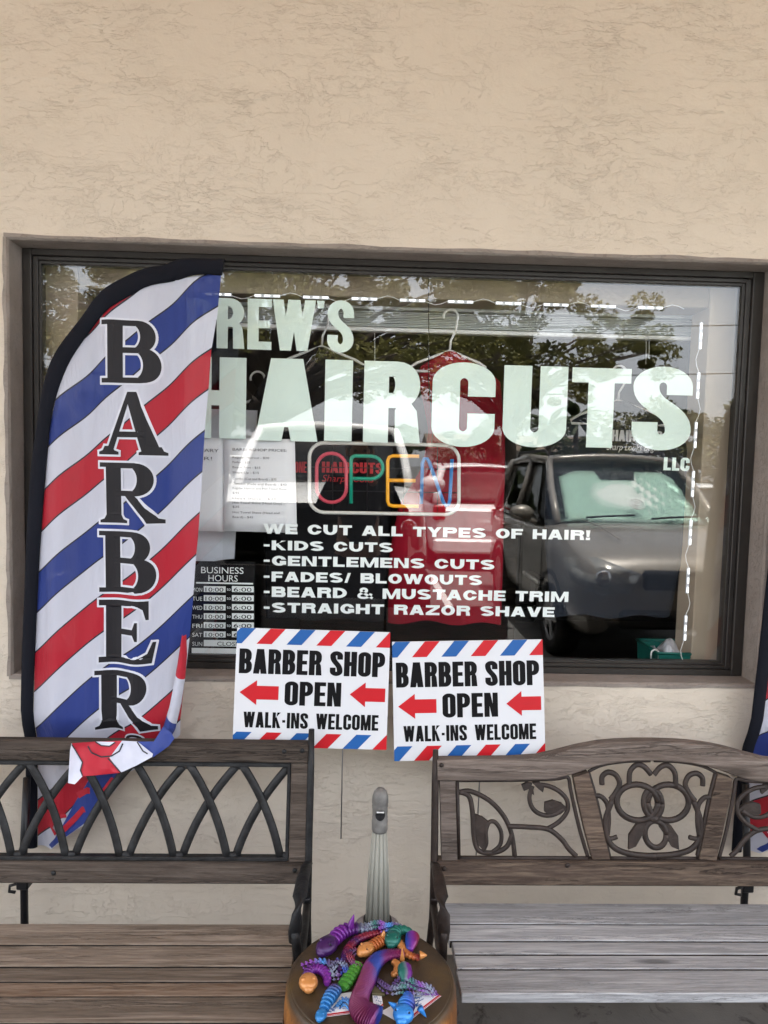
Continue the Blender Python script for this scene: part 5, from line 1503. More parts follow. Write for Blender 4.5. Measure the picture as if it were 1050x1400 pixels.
def toy(label, path, rad, mats, n, style='ring', horns=(), head=None, lift=0.0, eyes=True, name='flexi_toy', cat='toy', flatk=0.8):
    """path in photo pixels on the stool top, rad in metres along it"""
    pts = [tp_(x, y, 0.012+lift) for x, y in path]
    c = sum(pts, Vector())/len(pts)
    t = thing(name, (c.x, c.y, SZ), label, cat, 'plastic toys on the stool')
    P2 = [(p.x, p.y) for p in pts]; cur = resamp(catmull(P2, 8), n)
    def rad_at(u):
        k = u*(len(rad)-1); i = min(int(k), len(rad)-2); return rad[i]+(rad[i+1]-rad[i])*(k-i)
    body = MB()
    if style == 'smooth':
        body.tube([Vector((x, y, SZ+0.001+lift+rad_at(i/n)*flatk)) for i, (x, y) in enumerate(cur)], [rad_at(i/n) for i in range(n+1)], 14, flat=((0, 0, 1), flatk))
    else:
        for i in range(n):
            x0, y0 = cur[i]; x1, y1 = cur[i+1]; d = Vector((x1-x0, y1-y0, 0)); L = d.length; d.normalize(); s = Vector((-d.y, d.x, 0))
            r0 = rad_at(i/n)
            cz = SZ+0.001+lift+r0*flatk
            c0 = Vector((x0, y0, cz))
            if style == 'ring':
                # flared overlapping collar
                rings = []
                for f, k in ((-0.05, 0.84), (0.10, 1.06), (0.42, 1.0), (0.80, 0.78), (1.10, 0.66)):
                    rings.append([c0+d*(L*f)+s*(r0*k*math.cos(2*PI*j/16))+Vector((0, 0, r0*k*flatk*math.sin(2*PI*j/16))) for j in range(16)])
                b_ = body.smooth; body.grid(rings, closed_u=True); body.add(rings[0], [list(range(16))[::-1]]); body.add(rings[-1], [list(range(16))])
            else:
                # crystal scale link: a spiky diamond with two side plates
                Mx = Matrix((d, s, Vector((0, 0, 1)))).transposed()
                for dx, dy, dz, k in ((0, 0, 0.15, 1.0), (0.1, 0.85, -0.25, 0.62), (0.1, -0.85, -0.25, 0.62), (-0.3, 0.45, 0.45, 0.5), (-0.3, -0.45, 0.45, 0.5)):
                    cc = c0+d*(dx*r0)+s*(dy*r0)+Vector((0, 0, dz*r0)); e = r0*k
                    vs = [cc+d*e*0.95, cc-d*e*0.75, cc+s*e*0.62, cc-s*e*0.62, cc+Vector((0, 0, e*0.7)), cc-Vector((0, 0, e*0.6))]
                    body.add(vs, [(0, 2, 4), (2, 1, 4), (1, 3, 4), (3, 0, 4), (2, 0, 5), (1, 2, 5), (3, 1, 5), (0, 3, 5)])
    obj('body', body, mats[0], t)
    if head is not None:
        hp, hr, hk = head
        d = Vector((cur[0][0]-cur[1][0], cur[0][1]-cur[1][1], 0)).normalized(); s = Vector((-d.y, d.x, 0))
        Mx = Matrix((d, s, Vector((0, 0, 1)))).transposed()
        c0 = Vector((cur[0][0], cur[0][1], SZ+0.001+lift+hr*0.72))+d*hr*hk*0.5
        hm_ = MB().ball(c0, (hr*hk, hr, hr*0.72), 16, 10, Mx)
        hm_.ball(c0+d*hr*hk*0.62+Vector((0, 0, -hr*.1)), (hr*.62, hr*.6, hr*.45), 14, 8, Mx)
        for q in (-1, 1): hm_.ball(c0+d*hr*0.25+s*q*hr*0.55+Vector((0, 0, hr*.5)), hr*0.22, 10, 7)
        obj('head', hm_, mats[min(1, len(mats)-1)], t)
        if eyes:
            ey = MB()
            for q in (-1, 1): ey.ball(c0+d*hr*0.38+s*q*hr*0.62+Vector((0, 0, hr*.56)), hr*0.11, 8, 6)
            obj('eye', ey, M['black_ink'], t)
    for (hx, hy), (ex, ey_), rb, hh in horns:
        a_ = tp_(hx, hy, 0.02+lift); d = at(ex, ey_, a_.y)-a_
        obj('horn', MB().tube([a_+d*k for k in (0, .3, .6, .85, 1.0)], [rb, rb*.75, rb*.5, rb*.25, rb*.05], 10), mats[-1], t)
    return t
m_pu = silk('purple_silk', [(0.1, VI), (0.45, PU), (0.9, (0.20, 0.03, 0.32))]); m_pb = silk('purple_silver_silk', [(0.2, PU), (0.5, VI), (0.62, SIL), (0.9, VI)])
m_rp = silk('red_purple_silk', [(0.2, VI), (0.45, RD_), (0.7, VI), (0.95, RD_)], 1, 10); m_cr = silk('blue_purple_crystal', [(0.15, PU), (0.4, CY), (0.55, VI), (0.8, SIL), (1, PU)], 0, 11)
m_or = silk('orange_silk', [(0.2, ORG), (0.5, YO), (0.85, ORG), (1.0, RD_)]); m_op = plain('orange_plastic', YO, 0.3, 0.2, 0.5, 0.15, 25)
m_gr = silk('green_silk', [(0.1, (0.04, 0.22, 0.03)), (0.5, GR), (0.9, (0.09, 0.30, 0.045))], 1); m_bl = silk('blue_silk', [(0.1, CY), (0.45, (0.03, 0.18, 0.45)), (0.8, VI)], 1, 9)
m_br = silk('blue_red_silk', [(0.15, (0.14, 0.012, 0.06)), (0.42, (0.15, 0.02, 0.13)), (0.52, (0.012, 0.03, 0.22)), (0.68, (0.012, 0.045, 0.30)), (0.85, (0.16, 0.02, 0.14)), (1.0, (0.22, 0.02, 0.10))], 0, 9)
m_te = silk('teal_silk', [(0.2, TE), (0.55, (0.012, 0.16, 0.12)), (0.9, VI)]); m_eg = silk('green_purple_silk', [(0.36, (0.015, 0.13, 0.11)), (0.50, SIL), (0.60, PU), (0.9, PU)], 0, 22)
m_cs = silk('purple_silver_crystal', [(0.1, VI), (0.3, SIL), (0.45, TE), (0.6, PU), (0.8, SIL), (1, PU)], 0, 9); m_ovr = silk('blue_red_tail_silk', [(0.25, BLU), (0.5, PU), (0.8, RD_)], 0, 20)

toy('purple horned toy slug at the back left of the stool', [(452, 1291), (464, 1279), (478, 1272), (494, 1270), (510, 1268), (524, 1266)], [0.0155, 0.0190, 0.0183, 0.0155, 0.0134, 0.0106], [m_pb, m_pu, m_pu], 13, head=(0, 0.024, 1.35), horns=[((478, 1270), (484, 1250), 0.011, 0)])
toy('thin red and purple ringed toy tail curling across the middle', [(522, 1272), (500, 1278), (484, 1287), (474, 1300), (470, 1314), (464, 1326)], [0.0084, 0.0099, 0.0113, 0.0106, 0.0092, 0.0084], [m_rp], 20)
toy('blue and purple crystal toy dragon on the left', [(414, 1317), (430, 1314), (445, 1316), (456, 1322), (450, 1332), (468, 1331)], [0.0070, 0.0092, 0.0113, 0.0113, 0.0099, 0.0084], [m_cr], 13, style='scale')
toy('purple striped toy slug with an orange head at the left edge', [(421, 1340), (421, 1330), (428, 1323), (440, 1325), (447, 1333), (447, 1343)], [0.0113, 0.0120, 0.0120, 0.0120, 0.0106, 0.0070], [m_pu, m_op, m_op], 13, head=(0, 0.021, 1.15), eyes=False)
toy('orange toy slug with a pointed tail lying at the upper right', [(505, 1296), (520, 1287), (536, 1282), (548, 1290), (556, 1302), (566, 1306), (574, 1307)], [0.0134, 0.0148, 0.0134, 0.0106, 0.0092, 0.0092, 0.0084], [m_or, m_op, m_op], 20, head=(0, 0.018, 1.3), horns=[((524, 1280), (525, 1272), 0.008, 0), ((574, 1306), (584, 1306), 0.010, 0), ((550, 1312), (550, 1296), 0.006, 0)])
toy('bright green segmented toy caterpillar beside the blue slug', [(490, 1318), (483, 1328), (476, 1338), (468, 1350)], [0.0148, 0.0155, 0.0162, 0.0141], [m_gr], 7, flatk=0.62)
toy('blue ringed toy slug at the front left pointing at a card', [(441, 1382), (446, 1372), (453, 1361), (461, 1350)], [0.0092, 0.0134, 0.0155, 0.0141], [m_bl, plain('sky_blue_plastic', CY, 0.3, 0.2)], 8, head=(0, 0.012, 1.4), eyes=False)
toy('large blue and red toy serpent across the front', [(552, 1301), (536, 1303), (520, 1309), (509, 1322), (502, 1340), (494, 1358), (491, 1375), (499, 1389), (516, 1398)], [0.0114, 0.0150, 0.0185, 0.0194, 0.0194, 0.0185, 0.0202, 0.0264, 0.0290], [m_br], 58, lift=0.006, flatk=0.62)
toy('teal toy dragon at the back of the stool', [(538, 1282), (542, 1274), (552, 1270), (562, 1272)], [0.0169, 0.0162, 0.0120, 0.0077], [m_te, m_te], 6, head=(0, 0.021, 1.1))
toy('round blue and red toy tail at the back right', [(560, 1297), (562, 1290), (564, 1282), (566, 1275)], [0.0077, 0.0155, 0.0176, 0.0084], [m_ovr], 18, style='smooth', lift=0.004)
toy('silver and purple crystal toy dragon draped across the right', [(514, 1336), (524, 1346), (534, 1352), (546, 1350), (560, 1350), (574, 1352), (586, 1352), (596, 1354)], [0.0070, 0.0092, 0.0106, 0.0113, 0.0127, 0.0113, 0.0099, 0.0070], [m_cs], 18, style='scale', lift=0.004)
toy('green and purple egg with an orange rim standing on the right', [(553, 1316), (553, 1324), (554, 1332), (555, 1340)], [0.0084, 0.0155, 0.0162, 0.0099], [m_eg, m_op], 18, style='smooth', lift=0.016, name='toy_egg', cat='toy egg')
toy('blue headed toy dragon lying on the right hand card', [(553, 1384), (556, 1374), (558, 1364), (557, 1356)], [0.0169, 0.0183, 0.0127, 0.0084], [silk('blue_violet_silk', [(0.2, CY), (0.5, (0.03, .12, .5)), (0.9, VI)], 0, 18), plain('azure_plastic', (0.03, 0.22, 0.62), 0.3, 0.2)], 7, head=(0, 0.022, 1.0), lift=0.003, horns=[((574, 1378), (583, 1391), 0.007, 0), ((540, 1376), (531, 1370), 0.007, 0)])
toy('small violet crystal toy tail poking out at the back left', [(500, 1266), (510, 1262), (520, 1262), (532, 1264)], [0.0070, 0.0097, 0.0106, 0.0070], [m_cs], 9, style='scale', lift=0.012)
toy('dark blue crystal toy dragon tangled under the green caterpillar', [(452, 1318), (462, 1314), (470, 1320), (474, 1330), (482, 1340)], [0.0079, 0.0106, 0.0114, 0.0106, 0.0070], [silk('night_blue_crystal', [(0.1, VI), (0.4, BLU), (0.6, SIL), (0.8, VI), (1, BLU)], 1, 14)], 10, style='scale', lift=0.002)
toy('violet beaded toy tail hanging beside the egg', [(540, 1342), (548, 1336), (560, 1340), (572, 1346), (588, 1350), (597, 1360)], [0.0070, 0.0088, 0.0106, 0.0106, 0.0097, 0.0062], [m_cs], 14, style='scale', lift=0.016)
toy('red and violet crystal toy tail in the middle of the pile', [(486, 1296), (478, 1304), (480, 1314), (488, 1320), (498, 1314)], [0.007, 0.010, 0.011, 0.010, 0.007], [m_rp], 12, style='scale', lift=0.004)
toy('grey violet crystal toy tail at the back beside the teal dragon', [(520, 1268), (530, 1266), (542, 1264), (552, 1264)], [0.008, 0.011, 0.010, 0.006], [m_cr], 9, style='scale', lift=0.010)
toy('short orange ringed toy piece between the serpent and the egg', [(538, 1312), (544, 1318), (543, 1326), (536, 1330)], [0.008, 0.010, 0.010, 0.006], [m_or], 10)
toy('thin blue toy tail lying on the front left card', [(462, 1372), (470, 1366), (478, 1370), (484, 1380)], [0.006, 0.009, 0.009, 0.005], [m_bl], 10, style='scale')
# printed cards under the toys
def card(label, pxs, lift, stripe_side, inkpts):
    P = [tp_(x, y, lift) for x, y in pxs]; c = sum(P, Vector())/4
    t = thing('printed_card', (c.x, c.y, SZ), label, 'card', 'cards on the stool')
    o = MB().prism(P, (0, 0, 0.0008)); obj('card_stock', o, M['paper'], t)
    def q(u, v): return P[0].lerp(P[1], u).lerp(P[3].lerp(P[2], u), v)+Vector((0, 0, 0.0012))
    o = MB()
    for v0, v1 in ((0.88, 0.95), (0.97, 1.0)): o.add([q(0, v0), q(1, v0), q(1, v1), q(0, v1)], [(0, 1, 2, 3)])
    obj('red_border', o, M['print_red'], t)
    o = MB(); rn = random.Random(len(label))
    for k in range(26):
        u = rn.uniform(.12, .8); v = rn.uniform(.15, .75); l = rn.uniform(.04, .12); b_ = rn.uniform(-.1, .1)
        o.add([q(u, v), q(u+l, v+b_), q(u+l*.9, v+b_+.035), q(u-.01, v+.04)], [(0, 1, 2, 3)])
    obj('line_drawing', o, M['print_blue'], t)
card('white card with red border at the front left under the blue slug', [(446, 1362), (484, 1356), (487, 1385), (443, 1391)], 0.001, 0, 0)
card('white card with red border at the front right under the blue headed dragon', [(520, 1384), (576, 1352), (603, 1362), (552, 1402)], 0.001, 0, 0)
card('narrow white card in the middle beside the serpent', [(508, 1352), (520, 1352), (524, 1376), (512, 1386)], 0.002, 0, 0)
o = MB().prism([tp_(509, 1350, .001), tp_(527, 1354, .001), tp_(526, 1363, .001), tp_(508, 1362, .001)], (0, 0, 0.006))
tag(obj('toy_tag', o, plain('khaki_plastic', (0.12, 0.105, 0.05), 0.5), bevel=0.0015), 'small khaki plastic tag lying in the middle of the stool', 'tag')
# ================================================================== GROUND OUTSIDE
def concrete(name, lo, hi, sc=3.0, stain=(0.03, 0.027, 0.024), bscale=120):
    m, t, out = nt(name); n = N(t); v = n.coord()
    col = n.ramp(n.noise(v, sc, 7, 0.65), [(0.3, lo), (0.7, hi)])
    sp = n.ramp(n.noise(v, 9, 7, 0.7, 0.7), [(0.56, 0.0), (0.66, 0.85)])
    col = n.mix(sp, col, stain)
    n.bsdf(out, col, 0.85, 0, 0.3, n.bump(n.noise(v, bscale, 5, 0.7), 0.4, 0.003)); return m
M['walk'] = concrete('walkway_concrete', (0.105, 0.098, 0.090), (0.165, 0.155, 0.143))
M['asphalt'] = concrete('asphalt', (0.085, 0.083, 0.079), (0.135, 0.131, 0.124), 0.8, (0.085, 0.082, 0.078), 200)
M['road_paint'] = plain('road_paint', (0.70, 0.70, 0.68), 0.8, 0, 0.3, 0.12, 30)
M['curb'] = concrete('curb_concrete', (0.26, 0.25, 0.235), (0.36, 0.35, 0.33))
tag(obj('pavement', MB().box(-30, 30, -2.84, 0.0, -0.3, 0.0), M['walk']), None, None, kind='structure')
cb = MB()
for i in range(20):
    x0 = -30+i*3.0; cb.box(x0+0.004, x0+2.996, -2.99, -2.842, -0.3, 0.003, 0.012)
tag(obj('kerb', cb, M['curb']), None, None, kind='structure')
tag(obj('parking_lot', MB().box(-300, 300, -400, -2.99, -0.5, -0.14), M['asphalt']), None, None, kind='structure')
pm = MB()
for i in range(-6, 7):
    x0 = 1.02+i*2.78; pm.box(x0-.05, x0+.05, -8.6, -3.1, -0.139, -0.136)
    pm.box(x0-.05, x0+.05, -21.5, -16.3, -0.139, -0.136)
tag(obj('parking_lines', pm, M['road_paint']), None, None, kind='structure')
# covered walkway roof
cn = thing('walkway_canopy', (0, -1.2, 3.3), 'tan painted soffit of the covered walkway overhead', 'canopy')
obj('soffit', MB().box(-7, 7, -2.4, -0.004, 3.32, 3.42), M['soffit'], cn)
obj('fascia', MB().box(-7, 7, -2.52, -2.402, 3.27, 3.62, 0.004), M['stucco'], cn)
obj('roof_deck', MB().box(-7, 7, -2.40, -0.004, 3.52, 3.60), M['soffit'], cn)

# ================================================================== CARS
def paint(name, c, metal=0.0, rough=0.35):
    m, t, out = nt(name); n = N(t)
    col = n.ramp(n.noise(n.coord(), 2.5, 4, 0.6), [(0.3, tuple(x*.93 for x in c)), (0.7, tuple(min(1, x*1.05) for x in c))])
    dust = n.noise(n.coord(), 14, 5, 0.7)
    n.bsdf(out, col, n.math('ADD', n.math('MULTIPLY', dust, 0.2), rough-.1), metal, 0.5, None, 0.6); return m
M['p_tan'] = paint('warm_grey_car_paint', (0.225, 0.205, 0.175), 0.3); M['p_white'] = paint('white_car_paint', (0.76, 0.76, 0.74)); M['p_silver'] = paint('silver_car_paint', (0.42, 0.43, 0.44), 0.5)
M['p_red'] = paint('dark_red_car_paint', (0.30, 0.02, 0.02)); M['p_blue'] = paint('dark_blue_car_paint', (0.03, 0.05, 0.10)); M['p_champ'] = paint('champagne_car_paint', (0.46, 0.40, 0.31), 0.2)
M['tyre'] = plain('tyre_rubber', (0.018, 0.018, 0.018), 0.85, 0, 0.2, 0.2, 20); M['rim'] = plain('alloy_rim', (0.32, 0.32, 0.33), 0.35, 0.7, 0.5, 0.1)
M['trim'] = plain('black_car_trim', (0.018, 0.018, 0.019), 0.6, 0, 0.3, 0.2); M['chrome'] = plain('bright_chrome', (0.6, 0.6, 0.6), 0.15, 1.0, 0.5, 0.03)
M['lamp_lens'] = plain('clear_lamp_lens', (0.30, 0.30, 0.28), 0.12, 0.4, 0.7, 0.3, 16); M['tail_lens'] = plain('red_lamp_lens', (0.35, 0.012, 0.012), 0.15, 0, 0.7, 0.1)
M['seat_cloth'] = plain('dark_car_seat', (0.03, 0.03, 0.032), 0.9); M['plate'] = plain('number_plate', (0.7, 0.7, 0.68), 0.5)
M['shade'] = plain('silver_green_sunshade', (0.55, 0.62, 0.57), 0.38, 0.25, 0.5, 0.06, 5, 0.3, bscale=9)

def car(label, paintm, x, yfront, face=1, W=1.80, L=4.4, zh=1.0, zhb=1.10, zr=1.66, ywb=1.15, ywr=1.85, yrr=3.75, zbelt=1.02, zb=0.28, wr=0.34, rwid=0.60, detail=True, group=None, sunshade=False, bed=None, grille_big=False, cat='car', name='parked_car', rot=0.0, dark_front=False):
    """local frame: y = 0 at the nose, negative towards the tail; face = +1 nose to the shop"""
    t = thing(name, (0, 0, 0), label, cat, group)
    hw = W/2
    def rings(stats):
        out = []
        for (y, zl, zt, k, crown) in stats:
            w = hw*k
            half = [(w*0.86, zl), (w*0.97, zl+0.06), (w*1.0, zl+(zt-zl)*0.42), (w*0.985, zl+(zt-zl)*0.72), (w*0.955, zt-0.035), (w*0.90, zt), (w*0.5, zt+crown*0.75), (0, zt+crown)]
            pts = [(a_, y, z) for a_, z in half]+[(-a_, y, z) for a_, z in half[::-1][1:]]
            out.append([Vector(p) for p in pts])
        return out
    body = MB()
    tailz = bed if bed else zbelt+0.02
    st = [(0.02, zb+0.10, zh-0.24, .80, .02), (0.0, zb+0.06, zh-0.20, .84, .03), (-0.05, zb+0.02, zh-0.13, .90, .035), (-0.16, zb-0.02, zh-0.05, .965, .04), (-0.42, zb-0.04, zh, .995, .045), (-ywb*0.75, zb-0.05, zh+(zhb-zh)*.7, 1.0, .045), (-ywb, zb-0.05, zhb-.02, 1.0, .02),
          (-ywb-0.5, zb-0.05, zbelt, 1.0, 0), (-L*0.62, zb-0.05, zbelt+.01, 1.0, 0), (-yrr+0.1, zb-0.05, tailz, .995, 0), (-L+0.25, zb, tailz, .97, 0), (-L+0.06, zb+.04, tailz-.03, .93, 0), (-L, zb+.12, tailz-.12, .84, 0)]
    rg = rings(st); body.grid(rg); body.add(rg[0], [list(range(len(rg[0])))[::-1]]); body.add(rg[-1], [list(range(len(rg[0])))])
    def put(name_, mb, mats, par=t, **k): return obj(name_, mb, mats, par, **k)
    parts = []
    put('body_shell', body, paintm, subsurf=1 if detail else 0)
    # greenhouse corners
    wb_, wr_ = hw*0.90, hw*rwid/0.60*0.72 if False else hw*0.74
    A = lambda s: Vector((s*hw*0.86, -ywb, zhb-.015)); Bp = lambda s: Vector((s*wr_, -ywr, zr-.03)); Cp = lambda s: Vector((s*wr_*0.99, -yrr, zr-.05)); D = lambda s: Vector((s*hw*0.86, -min(L-.12, yrr+0.42), zbelt+.03))
    if bed: D = lambda s: Vector((s*hw*0.86, -yrr-0.14, zbelt+.03))
    roof = MB(); rows = []
    for k in range(7):
        u = k/6; y = -ywr-(yrr-ywr)*u; zz = zr-.03-.02*u+0.035*math.sin(PI*u); ww = wr_*(1-.01*u)
        rows.append([Vector((ww*q, y, zz+0.045*(1-q*q))) for q in (-1.04, -1, -.85, -.5, 0, .5, .85, 1, 1.04)])
        for q in (0, 8): rows[-1][q].z -= 0.04
    roof.grid(rows)
    put('roof', roof, paintm, solid=0.03)
    pil = MB(); pr_ = 0.038 if not grille_big else 0.045
    for s in (-1, 1):
        def bow(p, q, o_): 
            m_ = (p+q)/2+Vector((s*o_, 0, o_*.8)); return [p, p.lerp(m_, .55)+Vector((0, 0, o_*.3)), m_, q.lerp(m_, .55)+Vector((0, 0, o_*.3)), q]
        pil.tube(bow(A(s), Bp(s), .02), pr_, 8); pil.tube(bow(Cp(s), D(s), .02), pr_*1.8, 8)
        m1_ = -ywr-(yrr-ywr)*0.40
        if yrr-ywr > 1.1: pil.tube([Vector((s*hw*.93, m1_-.05, zbelt)), Vector((s*wr_*1.0, m1_, zr-.03))], pr_*1.1, 8)
        pil.tube([Bp(s), Vector((s*wr_*1.01, -(ywr+yrr)/2, zr+.01)), Cp(s)], pr_, 8)
    pil.tube([Vector((wr_*q, -ywr+.04*(1-q*q), zr-.03+.045*(1-q*q))) for q in (-1, -.8, -.5, -.2, .2, .5, .8, 1)], pr_, 8)
    put('pillars', pil, paintm)
    def pane(name_, P, bulge, mat, par=t):
        a_, b_, c, d = P; rows_ = []
        nrm = (b_-a_).cross(d-a_).normalized()
        for i in range(7):
            rows_.append([a_.lerp(b_, j/6).lerp(d.lerp(c, j/6), i/6)+nrm*bulge*math.sin(PI*i/6)**.5*math.sin(PI*j/6)**.5 if 0 < i < 6 and 0 < j < 6 else a_.lerp(b_, j/6).lerp(d.lerp(c, j/6), i/6) for j in range(7)])
        return put(name_, MB().grid(rows_), mat, par, solid=0.004)
    ws = pane('windshield', [A(-1), A(1), Bp(1), Bp(-1)], 0.06, M['windshield'] if sunshade else M['car_glass'])
    for s in (-1, 1):
        lowA = Vector((s*hw*0.93, -ywb-.25, zbelt)); lowD = Vector((s*hw*0.93, D(1).y+.12, zbelt))
        pane('side_window', [lowA, lowD, Cp(s), Bp(s)] if s > 0 else [lowD, lowA, Bp(s), Cp(s)], 0.02, M['car_glass'])
    pane('rear_window', [D(1), D(-1), Cp(-1), Cp(1)], 0.03, M['car_glass'])
    # cabin
    cab = MB()
    for s in (-1, 1):
        for yy in ((-ywr-.25), (-ywr-1.15)):
            if -yy > yrr-.1: continue
            cab.box(s*.36-.24, s*.36+.24, yy-.16, yy-.02, zbelt-.35, zbelt+.22, .05); cab.box(s*.36-.12, s*.36+.12, yy-.16, yy-.06, zbelt+.24, zbelt+.42, .04)
    cab.box(-hw*.84, hw*.84, -yrr, -ywb-.25, zbelt-.36, zbelt-.34)
    cab.box(-hw*.80, hw*.80, -ywb-.42, -ywb-.12, zhb-.12, zhb-.05, .03)
    put('cabin_interior', cab, M['seat_cloth'])
    # wheels
    wb1 = -0.86*(L/4.4); wb2 = -L+0.95
    for s in (-1, 1):
        for yy in (wb1, wb2):
            ar = MB(); c0 = Vector((s*(hw*.985), yy, wr)); 
            prof = []
            rings_ = []
            for a_ in range(-20, 201, 15):
                ca_, sa_ = math.cos(R(a_)), math.sin(R(a_))
                rings_.append([c0+Vector((s*ox, rr_*ca_, rr_*sa_)) for ox, rr_ in ((-.10, wr*.8), (.012, wr*1.10), (.022, wr*1.16), (.008, wr*1.24), (-.04, wr*1.22))])
            ar.grid(rings_); put('wheel_arch', ar, M['trim'])
            ty = MB(); pr = [(wr*.62, -.10), (wr*.93, -.11), (wr, -.08), (wr, .06), (wr*.95, .095), (wr*.66, .10), (wr*.62, .08)]
            vs = []; seg = 28
            for r_, ox in pr:
                for j in range(seg): vs.append((c0.x-s*.09+s*ox, c0.y+r_*math.cos(2*PI*j/seg), c0.z+r_*math.sin(2*PI*j/seg)))
            fs = [(i*seg+j, i*seg+(j+1) % seg, (i+1)*seg+(j+1) % seg, (i+1)*seg+j) for i in range(len(pr)-1) for j in range(seg)]
            ty.smooth = True; ty.add(vs, fs); tyo = put('wheel', ty, M['tyre'])
            if detail:
                rm = MB(); cx = c0.x-s*.09+s*.075
                for q in range(5):
                    a_ = 2*PI*q/5; rm.bar((cx, c0.y, c0.z), (cx, c0.y+wr*.62*math.cos(a_), c0.z+wr*.62*math.sin(a_)), .07, .03, .008, up=(1, 0, 0))
                rm.tube([(cx, c0.y+wr*.62*math.cos(2*PI*j/24), c0.z+wr*.62*math.sin(2*PI*j/24)) for j in range(24)], .02, 6, True)
                put('rim', rm, M['rim'], tyo)
    # lamps, grille, plate
    for s in (-1, 1):
        hl = MB()
        if grille_big:
            hl.box(s*hw*.78-.16, s*hw*.78+.12, -.10, .005, zh-.42, zh-.12, .03)
        else:
            P = [Vector((s*hw*a_, b_, zh+c_)) for a_, b_, c_ in ((.44, .035, -.20), (.52, .04, -.36), (.82, .02, -.38), (1.0, -.12, -.30), (1.01, -.42, -.13), (.80, -.08, -.085))]
            c_ = sum(P, Vector())/6+Vector((s*.05, .075, .02))
            pr2 = [p+Vector((s*.012, .02, .006)) for p in P]
            hl.smooth = True; hl.add(P+pr2+[c_], [(i, (i+1) % 6, 6+(i+1) % 6, 6+i) for i in range(6)]+[(6+i, 6+(i+1) % 6, 12) for i in range(6)])
        ho = put('headlight', hl, M['lamp_lens'])
        if detail:
            put('lamp_reflector', MB().ball((s*hw*.78, .045, zh-.24), (.07, .035, .07), 12, 8), M['chrome'], ho)
        tl_ = MB().box(s*hw*.82-.10, s*hw*.82+.10, -L-.012, -L+.20, zbelt-.26, zbelt-.02, .02); put('tail_light', tl_, M['tail_lens'])
        if detail:
            mm = MB().ball((s*(hw+.13), -ywb-.42, zbelt+.12), (.13, .08, .085), 14, 8); mm.tube([(s*(hw-.02), -ywb-.40, zbelt+.02), (s*(hw+.08), -ywb-.42, zbelt+.08)], .025, 6)
            mo = put('mirror', mm, paintm)
            for yy in (-ywb-.95, -ywb-1.9):
                put('door_handle', MB().tube([(s*(hw*1.0), yy, zbelt-.13), (s*(hw*1.0+.03), yy-.05, zbelt-.13), (s*(hw*1.0+.03), yy-.16, zbelt-.13), (s*hw, yy-.20, zbelt-.13)], .013, 6), paintm)
            sm_ = MB()
            for yy in (-ywb-.05, -ywb-1.0, -ywb-1.98): sm_.tube([(s*hw*.992, yy, zbelt-.02), (s*hw*1.003, yy, zbelt-.28), (s*hw*1.003, yy-.02, zb+.10)], .005, 5)
            put('door_seam', sm_, M['trim'])
    gr = MB()
    if grille_big:
        gr.box(-hw*.78, hw*.78, -.10, .05, zh-.55, zh-.07, .03)
        for q in range(5): gr.box(-hw*.70, hw*.70, .05, .06, zh-.17-.075*q, zh-.145-.075*q); put('grille', gr, M['trim'])
        put('front_bumper', MB().box(-hw*.98, hw*.98, -.22, .10, zb+.05, zh-.56, .06), M['trim'])
        put('lower_fascia', MB().box(-hw*.94, hw*.94, -.12, .012, zh-.60, zh-.44, .03), M['trim'])
        put('skid_plate', MB().box(-hw*.7, hw*.7, -.3, .02, zb-.08, zb+.05, .02), M['trim'])
    else:
        gr.box(-hw*.42, hw*.42, -.06, .045, zh-.34, zh-.17, .03)
        for q in range(3): gr.box(-hw*.40, hw*.40, .045, .053, zh-.215-.045*q, zh-.205-.045*q)
        put('grille', gr, M['trim'])
        put('bumper_intake', MB().box(-hw*.62, hw*.62, -.05, .05, zb+.08, zb+.24, .03), M['trim'])
    put('rear_bumper', MB().box(-hw*.92, hw*.92, -L-.05, -L+.15, zb+.02, zb+.26, .04), paintm)
    put('number_plate', MB().box(-.15, .15, -L-.022, -L-.012, zbelt-.42, zbelt-.27, .003), M['plate'])
    if detail:
        wi = MB()
        for x0, x1 in ((-.62, -.02), (.02, .60)): wi.tube([(x0+.1, -ywb+.03, zhb+.035), ((x0+x1)/2, -ywb+.01, zhb+.05), (x1, -ywb-.03, zhb+.062)], .010, 6)
        put('wiper', wi, M['trim'])
        hlns = MB()
        for s in (-1, 1): hlns.tube([(s*hw*.50, -.33, zh+.045), (s*hw*.56, -ywb*.6, zhb-.02), (s*hw*.62, -ywb+.06, zhb+.02)], .006, 5)
        put('bonnet_crease', hlns, paintm)
        put('rear_view_mirror', MB().box(-.11, .11, -ywr+.02, -ywr+.05, zr-.16, zr-.10, .012).tube([(0, -ywr+.04, zr-.10), (0, -ywr+.02, zr-.02)], .012, 6), M['trim'])
        if not bed and not grille_big:
            rr2 = MB()
            for s in (-1, 1): rr2.tube([(s*wr_*.96, -ywr-.15, zr+.02), (s*wr_*.97, -ywr-.25, zr+.075), (s*wr_*.97, -yrr+.2, zr+.065), (s*wr_*.95, -yrr+.08, zr)], .018, 6)
            put('roof_rail', rr2, M['trim'])
    if sunshade:
        a1, b1, c1, d1 = A(-1), A(1), Bp(1), Bp(-1); rows_ = []
        for i in range(15):
            row = []
            for j in range(29):
                u = 0.07+0.87*j/28; v = 0.05+0.80*i/14
                if abs(u-.5) < .14 and v > .62: v = .62+(v-.62)*.35
                if u < .2: v = v*(0.80+u)
                if u > .88: v = v*(1-(u-.88)*2.2)
                p = a1.lerp(b1, u).lerp(d1.lerp(c1, u), v)
                d_ = 0.03 if u < .62 else 0.03+0.022*math.sin(u*70+v*26)
                p = p+Vector((0, -.035-d_, -.02)); row.append(p)
            rows_.append(row)
